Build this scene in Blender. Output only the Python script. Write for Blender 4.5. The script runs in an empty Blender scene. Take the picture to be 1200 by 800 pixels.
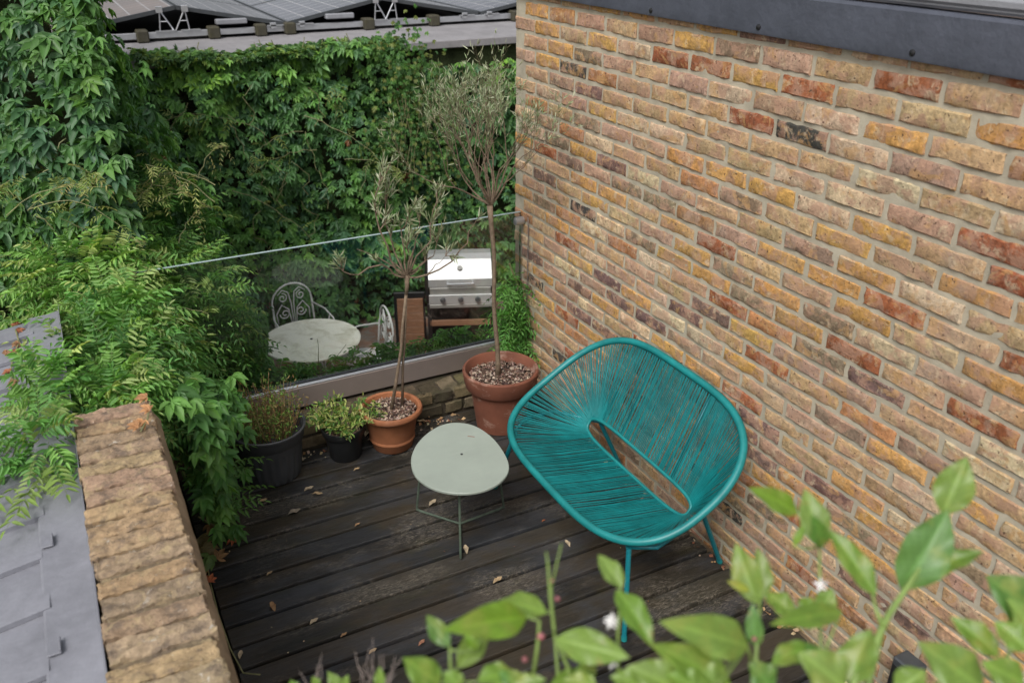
import bpy, math, random
import numpy as np
from mathutils import Vector, noise
random.seed(7); rng=np.random.default_rng(7)
S=bpy.context.scene
COL=S.collection
PI=math.pi
# ---------------------------------------------------------------- camera geometry (metres; x=0 is the brick wall, z=0 the deck)
CAM=np.array([-2.2,0.0,2.54]); YAW,PITCH,ROLL,FPX=0.477,0.4585,0.0032,1033.79
def cam_axes():
    f=np.array([math.sin(YAW)*math.cos(PITCH),math.cos(YAW)*math.cos(PITCH),-math.sin(PITCH)])
    r=np.array([math.cos(YAW),-math.sin(YAW),0]); u=np.cross(r,f)
    return r*math.cos(ROLL)+u*math.sin(ROLL), -r*math.sin(ROLL)+u*math.cos(ROLL), f
RX,UX,FX=cam_axes()
def ray(x,y): return RX*(x-600)/FPX-UX*(y-400)/FPX+FX
def P(x,y,ax,v):
    r=ray(x,y); return CAM+r*((v-CAM[ax])/r[ax])
def PD(x,y,D): return CAM+ray(x,y)*D
# ---------------------------------------------------------------- materials
def newmat(name):
    m=bpy.data.materials.new(name); m.use_nodes=True
    nt=m.node_tree; b=nt.nodes['Principled BSDF']; return m,nt,b
def N(nt,t,**k):
    n=nt.nodes.new(t)
    for a,v in k.items():
        if a=='inp':
            for i,vv in v.items(): n.inputs[i].default_value=vv
        else: setattr(n,a,v)
    return n
def L(nt,a,b): nt.links.new(a,b)
def ramp(nt,src,stops,interp='LINEAR'):
    r=N(nt,'ShaderNodeValToRGB'); r.color_ramp.interpolation=interp
    e=r.color_ramp.elements
    while len(e)<len(stops): e.new(.5)
    for i,(p,c) in enumerate(stops):
        e[i].position=p; e[i].color=(c,c,c,1) if not hasattr(c,'__len__') else (*c,1)
    L(nt,src,r.inputs[0]); return r
def mixc(nt,mode,fac,a,b):
    m=N(nt,'ShaderNodeMix',data_type='RGBA',blend_type=mode)
    for sock,v in ((m.inputs[0],fac),(m.inputs[6],a),(m.inputs[7],b)):
        if hasattr(v,'is_output'): L(nt,v,sock)
        elif hasattr(v,'__len__'): sock.default_value=(*v,1)
        else: sock.default_value=v
    return m.outputs[2]
def noisen(nt,scale,detail=4,rough=.6,coord=None,dist=0):
    n=N(nt,'ShaderNodeTexNoise',inp={'Scale':scale,'Detail':detail,'Roughness':rough,'Distortion':dist})
    if coord is not None: L(nt,coord,n.inputs['Vector'])
    return n.outputs['Fac']
def bump(nt,b,h,strength=.5,dist=.005):
    n=N(nt,'ShaderNodeBump',inp={'Strength':strength,'Distance':dist}); L(nt,h,n.inputs['Height']); L(nt,n.outputs[0],b.inputs['Normal'])
def coords(nt,kind='Object',scale=(1,1,1)):
    t=N(nt,'ShaderNodeTexCoord'); mp=N(nt,'ShaderNodeMapping'); mp.inputs['Scale'].default_value=scale
    L(nt,t.outputs[kind],mp.inputs[0]); return mp.outputs[0]
def mat_simple(name,col,rough=.5,metal=0,nscale=20,namt=.15,bscale=None,bstr=.3,bdist=.002,spec=.5):
    m,nt,b=newmat(name); c=coords(nt)
    n=noisen(nt,nscale,5,.6,c); r=ramp(nt,n,[(.3,1-namt),(.7,1+namt)])
    L(nt,mixc(nt,'MULTIPLY',1.0,col,r.outputs[0]),b.inputs['Base Color'])
    b.inputs['Roughness'].default_value=rough; b.inputs['Metallic'].default_value=metal
    b.inputs['Specular IOR Level'].default_value=spec
    if bscale: bump(nt,b,noisen(nt,bscale,5,.6,c),bstr,bdist)
    return m
def mat_attr(name,rough=.7,mott=((.3,.75),(.7,1.25)),nscale=40,bscale=120,bstr=.5,bdist=.003,extra=None,transl=0,spec=.5):
    m,nt,b=newmat(name); c=coords(nt)
    a=N(nt,'ShaderNodeAttribute',attribute_name='tint')
    r=ramp(nt,noisen(nt,nscale,6,.65,c),list(mott))
    col=mixc(nt,'MULTIPLY',1.0,a.outputs['Color'],r.outputs[0])
    if extra: col=extra(nt,c,col,b)
    L(nt,col,b.inputs['Base Color']); b.inputs['Roughness'].default_value=rough
    b.inputs['Specular IOR Level'].default_value=spec
    if bscale: bump(nt,b,noisen(nt,bscale,6,.7,c),bstr,bdist)
    if transl:
        t=N(nt,'ShaderNodeBsdfTranslucent'); L(nt,mixc(nt,'MULTIPLY',1.0,col,(1.25,1.35,.6)),t.inputs[0])
        mx=N(nt,'ShaderNodeMixShader'); mx.inputs[0].default_value=transl
        L(nt,b.outputs[0],mx.inputs[1]); L(nt,t.outputs[0],mx.inputs[2])
        L(nt,mx.outputs[0],nt.nodes['Material Output'].inputs[0])
    return m
def brick_extra(nt,c,col,b):
    p1=ramp(nt,noisen(nt,13,5,.65,c,.4),[(.48,0),(.56,.7)])
    col=mixc(nt,'MIX',p1.outputs[0],col,(.42,.25,.17))
    p4=ramp(nt,noisen(nt,11.3,6,.65,c,1.2),[(.54,0),(.62,.65)])
    col=mixc(nt,'MIX',p4.outputs[0],col,(.49,.29,.12))
    p5=ramp(nt,noisen(nt,24,6,.7,c,.5),[(.56,0),(.64,.65)])
    col=mixc(nt,'MIX',p5.outputs[0],col,(.56,.44,.29))
    p6=ramp(nt,noisen(nt,17,6,.7,c,.8),[(.58,0),(.68,.6)])
    col=mixc(nt,'MIX',p6.outputs[0],col,(.20,.125,.09))
    p2=ramp(nt,noisen(nt,80,4,.6,c),[(.62,0),(.68,.9)])
    col=mixc(nt,'MIX',p2.outputs[0],col,(.09,.05,.035))
    p3=ramp(nt,noisen(nt,3.1,5,.65,c),[(.55,0),(.8,.45)])
    return mixc(nt,'MIX',p3.outputs[0],col,(.46,.41,.34))
def lichen_extra(nt,c,col,b):
    p=ramp(nt,noisen(nt,20,6,.7,c),[(.50,0),(.63,.8)]); col=mixc(nt,'MIX',p.outputs[0],col,(.15,.115,.09))
    p=ramp(nt,noisen(nt,16.7,6,.7,c,1),[(.52,0),(.66,.7)]); col=mixc(nt,'MIX',p.outputs[0],col,(.46,.36,.20))
    p=ramp(nt,noisen(nt,33,6,.65,c,.6),[(.63,0),(.68,.8)]); col=mixc(nt,'MIX',p.outputs[0],col,(.52,.48,.41))
    p=ramp(nt,noisen(nt,75,4,.7,c),[(.62,0),(.70,.85)]); return mixc(nt,'MIX',p.outputs[0],col,(.08,.065,.05))
M={}
M['brick']=mat_attr('old_brick',.88,mott=((.3,.6),(.7,1.32)),nscale=60,bscale=95,bstr=1.0,bdist=.006,extra=brick_extra,spec=.25)
M['cap']=mat_attr('lichen_brick',.9,mott=((.3,.6),(.7,1.35)),nscale=48,bscale=110,bstr=1.0,bdist=.008,extra=lichen_extra,spec=.2)
M['mossbrick']=mat_attr('damp_brick',.8,nscale=30,bscale=90,bstr=.8,bdist=.006,spec=.3,extra=lambda nt,c,col,b: mixc(nt,'MIX',ramp(nt,noisen(nt,12,5,.6,c),[(.45,0),(.65,.7)]).outputs[0],col,(.055,.05,.025)))
M['mortar']=mat_simple('sandy_mortar',(.40,.36,.275),.95,nscale=9,namt=.2,bscale=160,bstr=.6,bdist=.003,spec=.2)
M['oldmortar']=mat_simple('old_mortar',(.30,.22,.14),.95,nscale=14,namt=.3,bscale=90,bstr=.7,bdist=.004,spec=.2)
def leafmat(name,rough=.42,tr=.28,spec=.5): return mat_attr(name,rough,mott=((.3,.82),(.7,1.18)),nscale=18,bscale=None,transl=tr,spec=spec)
M['ivy']=leafmat('creeper_leaf',.46,.25,.4); M['wist']=leafmat('wisteria_leaf',.5,.38,.4); M['olive']=leafmat('olive_leaf',.55,.15,.4)
def citrus_extra(nt,c,col,b):
    p=ramp(nt,noisen(nt,28,4,.6,c),[(.50,0),(.68,.6)]); col=mixc(nt,'MIX',p.outputs[0],col,(.32,.35,.08)); p=ramp(nt,noisen(nt,55,4,.6,c),[(.66,0),(.72,.7)]); return mixc(nt,'MIX',p.outputs[0],col,(.28,.17,.05))
M['citrus']=mat_attr('citrus_leaf',.38,mott=((.3,.85),(.7,1.15)),nscale=25,bscale=60,bstr=.12,bdist=.004,transl=.38,extra=citrus_extra,spec=.5)
M['dry']=mat_attr('dry_leaf',.8,nscale=60,bscale=80,bstr=.5,transl=.15)
M['bark']=mat_simple('grey_bark',(.165,.12,.08),.85,nscale=60,namt=.35,bscale=150,bstr=.6)
M['stem']=mat_simple('vine_stem',(.20,.20,.09),.7,nscale=40,namt=.3)
M['greenstem']=mat_simple('green_stem',(.17,.25,.06),.5,nscale=40,namt=.2)
def deck_mat():
    m,nt,b=newmat('weathered_deck'); a=N(nt,'ShaderNodeAttribute',attribute_name='tint')
    c=coords(nt,scale=(1.2,16,4)); c2=coords(nt,scale=(5,16,4)); c3=coords(nt,scale=(1,2,1))
    g=ramp(nt,noisen(nt,9,7,.7,c,1.2),[(.3,.5),(.7,1.6)])
    col=mixc(nt,'MULTIPLY',1.0,a.outputs['Color'],g.outputs[0])
    br=ramp(nt,noisen(nt,2.6,6,.7,c3),[(.46,0),(.62,.8)]); col=mixc(nt,'MIX',br.outputs[0],col,(.045,.034,.021))
    gr=ramp(nt,noisen(nt,2.1,6,.7,coords(nt,scale=(1,2.2,1.3))),[(.48,0),(.62,.75)]); col=mixc(nt,'MIX',gr.outputs[0],col,(.045,.047,.053))
    mo=ramp(nt,noisen(nt,3.3,5,.7,coords(nt,scale=(1,2,1.7))),[(.56,0),(.7,.6)]); col=mixc(nt,'MIX',mo.outputs[0],col,(.033,.031,.013))
    mask=ramp(nt,noisen(nt,2.0,4,.6,coords(nt,scale=(.8,1.6,1))),[(.50,0),(.60,1)]); fine=ramp(nt,noisen(nt,9,9,.85,c2,.8),[(.49,0),(.60,1)])
    mm=N(nt,'ShaderNodeMath',operation='MULTIPLY'); L(nt,mask.outputs[0],mm.inputs[0]); L(nt,fine.outputs[0],mm.inputs[1])
    m2=N(nt,'ShaderNodeMath',operation='MULTIPLY'); L(nt,mm.outputs[0],m2.inputs[0]); m2.inputs[1].default_value=.62
    col=mixc(nt,'MIX',m2.outputs[0],col,(.27,.235,.185))
    L(nt,col,b.inputs['Base Color'])
    rr=ramp(nt,noisen(nt,3,5,.6,c),[(.35,.36),(.7,.66)]); L(nt,rr.outputs[0],b.inputs['Roughness'])
    b.inputs['Specular IOR Level'].default_value=.32
    bump(nt,b,noisen(nt,12,8,.75,c,1),.7,.005); return m
M['deck']=deck_mat()
def lead(name,col,rough):
    m,nt,b=newmat(name); c=coords(nt)
    r=ramp(nt,noisen(nt,3.5,6,.65,c,.5),[(.3,.82),(.7,1.14)]); r2=ramp(nt,noisen(nt,30,6,.7,c),[(.35,.93),(.7,1.06)])
    x=mixc(nt,'MULTIPLY',1.0,col,r.outputs[0]); x=mixc(nt,'MULTIPLY',1.0,x,r2.outputs[0])
    st=ramp(nt,noisen(nt,2.2,5,.6,coords(nt,scale=(3,.7,.7))),[(.52,0),(.75,.3)]); x=mixc(nt,'MIX',st.outputs[0],x,tuple(min(1,k*1.35+.02) for k in col))
    L(nt,x,b.inputs['Base Color']); b.inputs['Roughness'].default_value=rough; b.inputs['Metallic'].default_value=.15
    bump(nt,b,noisen(nt,5,5,.6,c),.55,.02); return m
M['lead']=lead('grey_lead',(.215,.218,.245),.5); M['flash']=lead('dark_flashing',(.085,.093,.118),.42); M['leadtop']=lead('pale_lead',(.26,.265,.285),.6)
M['felt']=lead('roof_felt',(.25,.24,.245),.85); M['zinc']=mat_simple('aluminium',(.55,.56,.58),.35,.8,namt=.08)
M['teal']=mat_simple('teal_cord',(.004,.165,.17),.45,nscale=9,namt=.32,spec=.45)
M['tealrim']=mat_simple('teal_rim',(.010,.19,.19),.42,nscale=12,namt=.22,spec=.5)
M['tealleg']=mat_simple('teal_leg_paint',(.006,.15,.18),.35,nscale=60,namt=.12)
def sage():
    m,nt,b=newmat('sage_paint'); c=coords(nt)
    r=ramp(nt,noisen(nt,5,6,.65,c),[(.3,.93),(.7,1.06)]); x=mixc(nt,'MULTIPLY',1.0,(.29,.33,.285),r.outputs[0])
    p=ramp(nt,noisen(nt,45,5,.7,c),[(.66,0),(.74,.5)]); x=mixc(nt,'MIX',p.outputs[0],x,(.20,.20,.15))
    p=ramp(nt,noisen(nt,7,5,.6,coords(nt,scale=(1,3,1))),[(.60,0),(.72,.25)]); x=mixc(nt,'MIX',p.outputs[0],x,(.40,.43,.38))
    L(nt,x,b.inputs['Base Color']); rr=ramp(nt,noisen(nt,6,5,.6,c),[(.3,.38),(.7,.62)]); L(nt,rr.outputs[0],b.inputs['Roughness']); return m
M['sage']=sage()
M['sageleg']=mat_simple('sage_leg_paint',(.085,.115,.085),.5,nscale=50,namt=.35)
def terracotta(name,col,white):
    m,nt,b=newmat(name); c=coords(nt)
    r=ramp(nt,noisen(nt,7,6,.65,c),[(.3,.75),(.7,1.2)]); x=mixc(nt,'MULTIPLY',1.0,col,r.outputs[0])
    p=ramp(nt,noisen(nt,6,7,.7,coords(nt,scale=(1,1,1.8))),[(.56,0),(.74,white)]); x=mixc(nt,'MIX',p.outputs[0],x,(.56,.42,.34))
    L(nt,x,b.inputs['Base Color']); b.inputs['Roughness'].default_value=.8; bump(nt,b,noisen(nt,60,5,.6,c),.3,.002); return m
M['terra']=terracotta('aged_terracotta',(.175,.06,.033),.7); M['terra2']=terracotta('orange_terracotta',(.31,.115,.048),.12)
M['greyplastic']=mat_simple('grey_plastic',(.055,.058,.062),.45,nscale=12,namt=.12)
M['blackplastic']=mat_simple('black_plastic',(.014,.015,.016),.4,nscale=12,namt=.2)
M['chips']=mat_attr('bark_chips',.85,nscale=90,bscale=None)
M['soil']=mat_simple('potting_soil',(.045,.03,.02),.95,nscale=80,namt=.4,bscale=90,bstr=1,bdist=.01)
M['cream']=None
def cream():
    m,nt,b=newmat('stained_cream_paint'); c=coords(nt)
    x=mixc(nt,'MIX',ramp(nt,noisen(nt,6,7,.75,c,.6),[(.47,0),(.68,.8)]).outputs[0],(.88,.87,.76),(.50,.48,.34))
    L(nt,x,b.inputs['Base Color']); b.inputs['Roughness'].default_value=.55; return m
M['cream']=cream()
M['whitemetal']=mat_simple('white_metal_paint',(.62,.62,.60),.5,nscale=40,namt=.15)
M['steel']=mat_simple('stainless_steel',(.60,.60,.60),.38,.55,nscale=5,namt=.05)
M['greysteel']=mat_simple('dull_steel',(.36,.35,.33),.4,.5,nscale=8,namt=.1)
M['black']=mat_simple('black_enamel',(.012,.012,.013),.4,nscale=8,namt=.2)
def wood(name,col):
    m,nt,b=newmat(name); x=ramp(nt,noisen(nt,9,6,.65,coords(nt,scale=(1.5,1.5,12)),1),[(.3,.7),(.7,1.3)])
    L(nt,mixc(nt,'MULTIPLY',1.0,col,x.outputs[0]),b.inputs['Base Color']); b.inputs['Roughness'].default_value=.6; return m
M['wood']=wood('brown_shelf_wood',(.25,.125,.07))
M['rail']=mat_simple('bronze_anodised',(.24,.20,.18),.42,.3,nscale=5,namt=.08)
M['gasket']=mat_simple('rubber_gasket',(.05,.055,.06),.4)
def patio():
    m,nt,b=newmat('leafy_paving'); c=coords(nt)
    x=mixc(nt,'MIX',ramp(nt,noisen(nt,9,7,.7,c),[(.42,0),(.6,.9)]).outputs[0],(.19,.17,.15),(.20,.085,.045))
    L(nt,x,b.inputs['Base Color']); b.inputs['Roughness'].default_value=.9; bump(nt,b,noisen(nt,40,5,.6,c),.5,.01); return m
M['patio']=patio()
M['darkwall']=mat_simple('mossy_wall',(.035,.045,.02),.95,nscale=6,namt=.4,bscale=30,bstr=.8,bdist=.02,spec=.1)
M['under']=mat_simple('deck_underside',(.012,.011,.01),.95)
def glassmat():
    m=bpy.data.materials.new('tinted_glass'); m.use_nodes=True; nt=m.node_tree; nt.nodes.clear()
    o=N(nt,'ShaderNodeOutputMaterial'); t=N(nt,'ShaderNodeBsdfTransparent'); t.inputs[0].default_value=(.97,.985,.975,1)
    g=N(nt,'ShaderNodeBsdfGlossy'); g.inputs['Roughness'].default_value=.0; g.inputs[0].default_value=(1,1,1,1)
    fr=N(nt,'ShaderNodeFresnel'); fr.inputs[0].default_value=1.5
    mx=N(nt,'ShaderNodeMixShader'); L(nt,fr.outputs[0],mx.inputs[0]); L(nt,t.outputs[0],mx.inputs[1]); L(nt,g.outputs[0],mx.inputs[2]); L(nt,mx.outputs[0],o.inputs[0]); return m
M['glass']=glassmat()
M['glassedge']=mat_simple('polished_glass_edge',(.28,.36,.36),.35,0,namt=.05)
def solar(name,c1,rough):
    m,nt,b=newmat(name); t=N(nt,'ShaderNodeTexCoord'); sp=N(nt,'ShaderNodeSeparateXYZ'); L(nt,t.outputs['Object'],sp.inputs[0])
    outs=[]
    for ax,off,step in ((0,.0,.188),(1,.0,.208)):
        a=N(nt,'ShaderNodeMath',operation='DIVIDE'); L(nt,sp.outputs[ax],a.inputs[0]); a.inputs[1].default_value=step
        f=N(nt,'ShaderNodeMath',operation='FRACT'); L(nt,a.outputs[0],f.inputs[0])
        g=N(nt,'ShaderNodeMath',operation='LESS_THAN'); L(nt,f.outputs[0],g.inputs[0]); g.inputs[1].default_value=.055; outs.append(g.outputs[0])
    mx=N(nt,'ShaderNodeMath',operation='MAXIMUM'); L(nt,outs[0],mx.inputs[0]); L(nt,outs[1],mx.inputs[1])
    n=ramp(nt,noisen(nt,1.2,3,.5,t.outputs['Object']),[(.35,.75),(.7,1.2)]); x=mixc(nt,'MULTIPLY',1.0,c1,n.outputs[0])
    L(nt,mixc(nt,'MIX',mx.outputs[0],x,(.30,.29,.29)),b.inputs['Base Color']); b.inputs['Roughness'].default_value=rough; b.inputs['Specular IOR Level'].default_value=.5; return m
M['solarb']=solar('brown_solar_cells',(.13,.09,.07),.3); M['solarg']=solar('grey_solar_cells',(.085,.085,.10),.25)  # brown and grey building reflections are put into the cell colours
M['petal']=mat_simple('white_petal',(.75,.73,.74),.6,namt=.05); M['bud']=mat_simple('pink_bud',(.30,.10,.11),.5,namt=.2)
# ---------------------------------------------------------------- mesh builder
class MB:
    def __init__(s): s.v=[]; s.f=[]; s.c=[]
    def add(s,vs,fs,col=(1,1,1)):
        o=len(s.v); s.v.extend([tuple(map(float,p)) for p in vs]); s.f.extend([tuple(i+o for i in f) for f in fs]); s.c.extend([col]*len(fs)); return s
    def box(s,x0,x1,y0,y1,z0,z1,col=(1,1,1),bev=0,rot=0,org=(0,0)):
        b=min(bev,(x1-x0)/2.01,(y1-y0)/2.01,(z1-z0)/2.01)
        vs=[]; fs=[]
        prof=[(z0,b),(z0+b,0),(z1-b,0),(z1,b)] if b>0 else [(z0,0),(z1,0)]
        for z,i in prof:
            ring=[(x0+i,y0+i),(x1-i,y0+i),(x1-i,y1-i),(x0+i,y1-i)]
            if b>0:
                k=max(b-i,0) if i<b else 0
                ring=[(x0+b,y0+i),(x1-b,y0+i),(x1-i,y0+b),(x1-i,y1-b),(x1-b,y1-i),(x0+b,y1-i),(x0+i,y1-b),(x0+i,y0+b)]
            vs+= [(x,y,z) for x,y in ring]
        n=len(ring)
        for r in range(len(prof)-1):
            for i in range(n): fs.append((r*n+i,r*n+(i+1)%n,(r+1)*n+(i+1)%n,(r+1)*n+i))
        fs.append(tuple(reversed(range(n)))); fs.append(tuple((len(prof)-1)*n+i for i in range(n)))
        if rot:
            c_,s_=math.cos(rot),math.sin(rot); vs=[(org[0]+(x-org[0])*c_-(y-org[1])*s_,org[1]+(x-org[0])*s_+(y-org[1])*c_,z) for x,y,z in vs]
        return s.add(vs,fs,col)
    def tube(s,pts,r,n=8,closed=False,col=(1,1,1),cap=True):
        pts=[np.array(p,float) for p in pts]; m=len(pts); rs=r if hasattr(r,'__len__') else [r]*m
        vs=[]; fs=[]; prev=None
        for i in range(m):
            if closed: t=pts[(i+1)%m]-pts[i-1]
            else: t=pts[min(i+1,m-1)]-pts[max(i-1,0)]
            t/= (np.linalg.norm(t)+1e-12)
            if prev is None:
                a=np.array([0,0,1.]) if abs(t[2])<.9 else np.array([1.,0,0]); u=np.cross(t,a)
            else: u=prev-t*np.dot(prev,t)
            u/= (np.linalg.norm(u)+1e-12); prev=u; w=np.cross(t,u)
            for k in range(n):
                a=2*PI*k/n; vs.append(pts[i]+(u*math.cos(a)+w*math.sin(a))*rs[i])
        for i in range(m if closed else m-1):
            j=(i+1)%m
            for k in range(n): fs.append((i*n+k,i*n+(k+1)%n,j*n+(k+1)%n,j*n+k))
        if not closed and cap: fs.append(tuple(reversed(range(n)))); fs.append(tuple((m-1)*n+k for k in range(n)))
        return s.add(vs,fs,col)
    def lathe(s,prof,n=48,c=(0,0,0),col=(1,1,1),rib=None):
        vs=[];fs=[];m=len(prof)
        for i,(r,z) in enumerate(prof):
            for k in range(n):
                a=2*PI*k/n; rr=r
                if rib and rib[0]<=i<=rib[1]: rr=r+rib[2]*(1 if k%4<2 else -1)
                vs.append((c[0]+rr*math.cos(a),c[1]+rr*math.sin(a),c[2]+z))
        for i in range(m-1):
            for k in range(n): fs.append((i*n+k,i*n+(k+1)%n,(i+1)*n+(k+1)%n,(i+1)*n+k))
        if prof[0][0]>1e-4: fs.append(tuple(reversed(range(n))))
        if prof[-1][0]>1e-4: fs.append(tuple((m-1)*n+k for k in range(n)))
        return s.add(vs,fs,col)
    def build(s,name,mat,parent=None,smooth=False,label=None,kind=None,loc=None):
        me=bpy.data.meshes.new(name)
        if loc is not None: vs=[(a-loc[0],b-loc[1],c-loc[2]) for a,b,c in s.v]
        else: vs=s.v
        me.from_pydata(vs,[],s.f); me.materials.append(mat)
        at=me.color_attributes.new('tint','FLOAT_COLOR','CORNER')
        cnt=[len(f) for f in s.f]; arr=np.repeat(np.array([(*c,1) for c in s.c],dtype=np.float32),cnt,axis=0)
        at.data.foreach_set('color',arr.ravel())
        if smooth is True: me.polygons.foreach_set('use_smooth',[True]*len(me.polygons))
        me.update()
        if smooth=='auto': me.polygons.foreach_set('use_smooth',[True]*len(me.polygons)); me.set_sharp_from_angle(angle=math.radians(35))
        o=bpy.data.objects.new(name,me); COL.objects.link(o)
        if parent: o.parent=parent; 
        if loc is not None and not parent: o.location=loc
        elif loc is not None: o.location=tuple(np.array(loc)-np.array(parent.location))
        elif parent is not None:
            o.location=tuple(-np.array(parent.location))
        if label: o['label']=label
        if kind: o['kind']=kind
        return o
class FB:  # foliage: vectorised leaflets (6 verts, 2 quads folded at the midrib)
    def __init__(s): s.V=[]; s.C=[]
    def leaflets(s,b,d,n,Ln,W,col,droop=.12,fold=.18,wp=.5):
        b,d,n,col=[np.atleast_2d(np.asarray(a,float)) for a in (b,d,n,col)]; Nn=len(b)
        Ln=np.broadcast_to(np.asarray(Ln,float),(Nn,))[:,None]; W=np.broadcast_to(np.asarray(W,float),(Nn,))[:,None]
        d=np.broadcast_to(d,(Nn,3)); n=np.broadcast_to(n,(Nn,3)); col=np.broadcast_to(col,(Nn,3))
        d=d/(np.linalg.norm(d,axis=1,keepdims=True)+1e-9); n=n-d*(n*d).sum(1,keepdims=True); n=n/(np.linalg.norm(n,axis=1,keepdims=True)+1e-9)
        sd=np.cross(n,d)
        def pt(t,w,h): return b+d*Ln*t+sd*W*w+n*(h*W)-n*Ln*droop*t*t
        v=np.stack([pt(0,0,0),pt(.28,.42*wp*2*.5+.0,fold),pt(.62,.40*wp*2*.5,fold),pt(1,0,0),pt(.62,-.40*wp*2*.5,fold),pt(.28,-.42*wp*2*.5,fold)],1)
        s.V.append(v.reshape(-1,3)); s.C.append(col)
    def palmate(s,p,d,n,size,col,angs=(-72,-36,0,36,72),ls=(.6,.88,1,.88,.6)):
        p,d,n=[np.asarray(a,float) for a in (p,d,n)]
        d=d-n*(d*n).sum(1,keepdims=True)/(n*n).sum(1,keepdims=True); d/=np.linalg.norm(d,axis=1,keepdims=True)+1e-9
        nn=n/(np.linalg.norm(n,axis=1,keepdims=True)+1e-9); sd=np.cross(nn,d)
        for a,l in zip(angs,ls):
            a=math.radians(a); dd=d*math.cos(a)+sd*math.sin(a)+rng.normal(size=p.shape)*.08
            s.leaflets(p,dd,nn+rng.normal(size=p.shape)*.15,size*l,size*l*.9,col*rng.uniform(.9,1.1,(len(p),1)))
    def pinnate(s,p,d,length,col,pairs=6,ll=.045,lw=.018,droop=.35,up=(0,0,1)):
        p=np.array(p,float); d=np.array(d,float); d/=np.linalg.norm(d)+1e-9; up=np.array(up,float)+rng.normal(size=3)*.3
        sd=np.cross(up,d); sd/=np.linalg.norm(sd)+1e-9; n=np.cross(d,sd)
        B=[];D=[];Nn=[];LL=[]
        prev=p
        for i in range(pairs+1):
            t=(i+.6)/(pairs+.6); q=p+d*length*t-np.array([0,0,1])*length*droop*t*t
            tan=d-np.array([0,0,1])*2*droop*t; tan/=np.linalg.norm(tan)
            s.leaflets(prev,q-prev,n,np.linalg.norm(q-prev),.004,(.16,.20,.07),droop=0)
            prev=q
            k=ll*1.12*(.75+.35*math.sin(PI*min(1,t*1.05)))*random.uniform(.9,1.1)
            if i==pairs: B.append(q);D.append(tan);Nn.append(n);LL.append(k)
            else:
                for sg in (-1,1): B.append(q);D.append(tan*.55+sd*sg+rng.normal(size=3)*.12-np.array([0,0,.25]));Nn.append(n+rng.normal(size=3)*.2);LL.append(k)
        c=np.array(col)*rng.uniform(.85,1.15,(len(B),1))
        s.leaflets(B,D,Nn,LL,np.array(LL)*lw/ll,c)
    def build(s,name,mat,parent=None,label=None):
        V=np.concatenate(s.V); Cc=np.concatenate(s.C); n=len(V)//6
        me=bpy.data.meshes.new(name)
        if parent is not None: V=V-np.array(parent.location)
        me.vertices.add(len(V)); me.vertices.foreach_set('co',V.astype(np.float32).ravel())
        base=np.arange(n)[:,None]*6; idx=np.concatenate([base+np.array([[0,3,2,1]]),base+np.array([[0,5,4,3]])],1).ravel()
        me.loops.add(len(idx)); me.loops.foreach_set('vertex_index',idx.astype(np.int32))
        me.polygons.add(2*n); me.polygons.foreach_set('loop_start',np.arange(0,8*n,4).astype(np.int32)); me.polygons.foreach_set('loop_total',np.full(2*n,4,np.int32))
        me.materials.append(mat); me.update(calc_edges=True)
        at=me.color_attributes.new('tint','FLOAT_COLOR','CORNER'); c4=np.concatenate([np.clip(Cc,0,1),np.ones((n,1))],1).astype(np.float32)
        at.data.foreach_set('color',np.repeat(c4,8,axis=0).ravel()); me.validate()
        o=bpy.data.objects.new(name,me); COL.objects.link(o)
        if parent is not None: o.parent=parent
        if label: o['label']=label
        return o
def tag(o,label,cat,group=None):
    o['label']=label; o['category']=cat
    if group: o['group']=group
    return o
def thing(name,label,cat,loc=(0,0,0),group=None):
    o=bpy.data.objects.new(name,None); o.empty_display_size=.1; COL.objects.link(o); o.location=loc; return tag(o,label,cat,group)
def struct(o): o['kind']='structure'; return o
def copy_tree(o,parent=None):
    c=o.copy(); COL.objects.link(c); c.parent=parent
    for ch in [x for x in COL.objects if x.parent==o]: copy_tree(ch,c)
    return c
def nz(p,s,seed=0): return noise.noise(Vector((p[0]*s+seed,p[1]*s-seed*1.7,p[2]*s+seed*.3)))
def jit(c,a=.1): 
    k=random.uniform(1-a,1+a); return tuple(min(1,x*k*random.uniform(1-a*.4,1+a*.4)) for x in c)
# ---------------------------------------------------------------- world + light
w=bpy.data.worlds.new('World'); S.world=w; w.use_nodes=True; nt=w.node_tree
sky=nt.nodes.new('ShaderNodeTexSky'); sky.sky_type='NISHITA'; sky.sun_disc=False; sky.sun_elevation=math.radians(52); sky.sun_rotation=math.radians(230); sky.dust_density=4; sky.air_density=1
hs=nt.nodes.new('ShaderNodeHueSaturation'); hs.inputs['Saturation'].default_value=.28
nt.links.new(sky.outputs[0],hs.inputs['Color']); nt.links.new(hs.outputs[0],nt.nodes['Background'].inputs[0]); nt.nodes['Background'].inputs[1].default_value=.118
sl=bpy.data.lights.new('sun','SUN'); sl.energy=1.5; sl.angle=math.radians(24); sl.color=(1,.97,.93)
so=bpy.data.objects.new('sun',sl); COL.objects.link(so)
az=math.radians(230); el=math.radians(52); dirv=Vector((math.sin(az)*math.cos(el),math.cos(az)*math.cos(el),math.sin(el)))
so.rotation_euler=dirv.to_track_quat('Z','Y').to_euler(); so.location=(-3,-2,8)
S.view_settings.view_transform='Standard'; S.view_settings.look='None'; S.view_settings.exposure=0.53; S.view_settings.gamma=1
cd=bpy.data.cameras.new('camera'); cd.sensor_width=36; cd.lens=FPX/1200*36; cd.clip_start=.05; cd.clip_end=500
cd.dof.use_dof=True; cd.dof.focus_distance=3.9; cd.dof.aperture_fstop=3.4
co=bpy.data.objects.new('camera',cd); COL.objects.link(co)
from mathutils import Matrix
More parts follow.
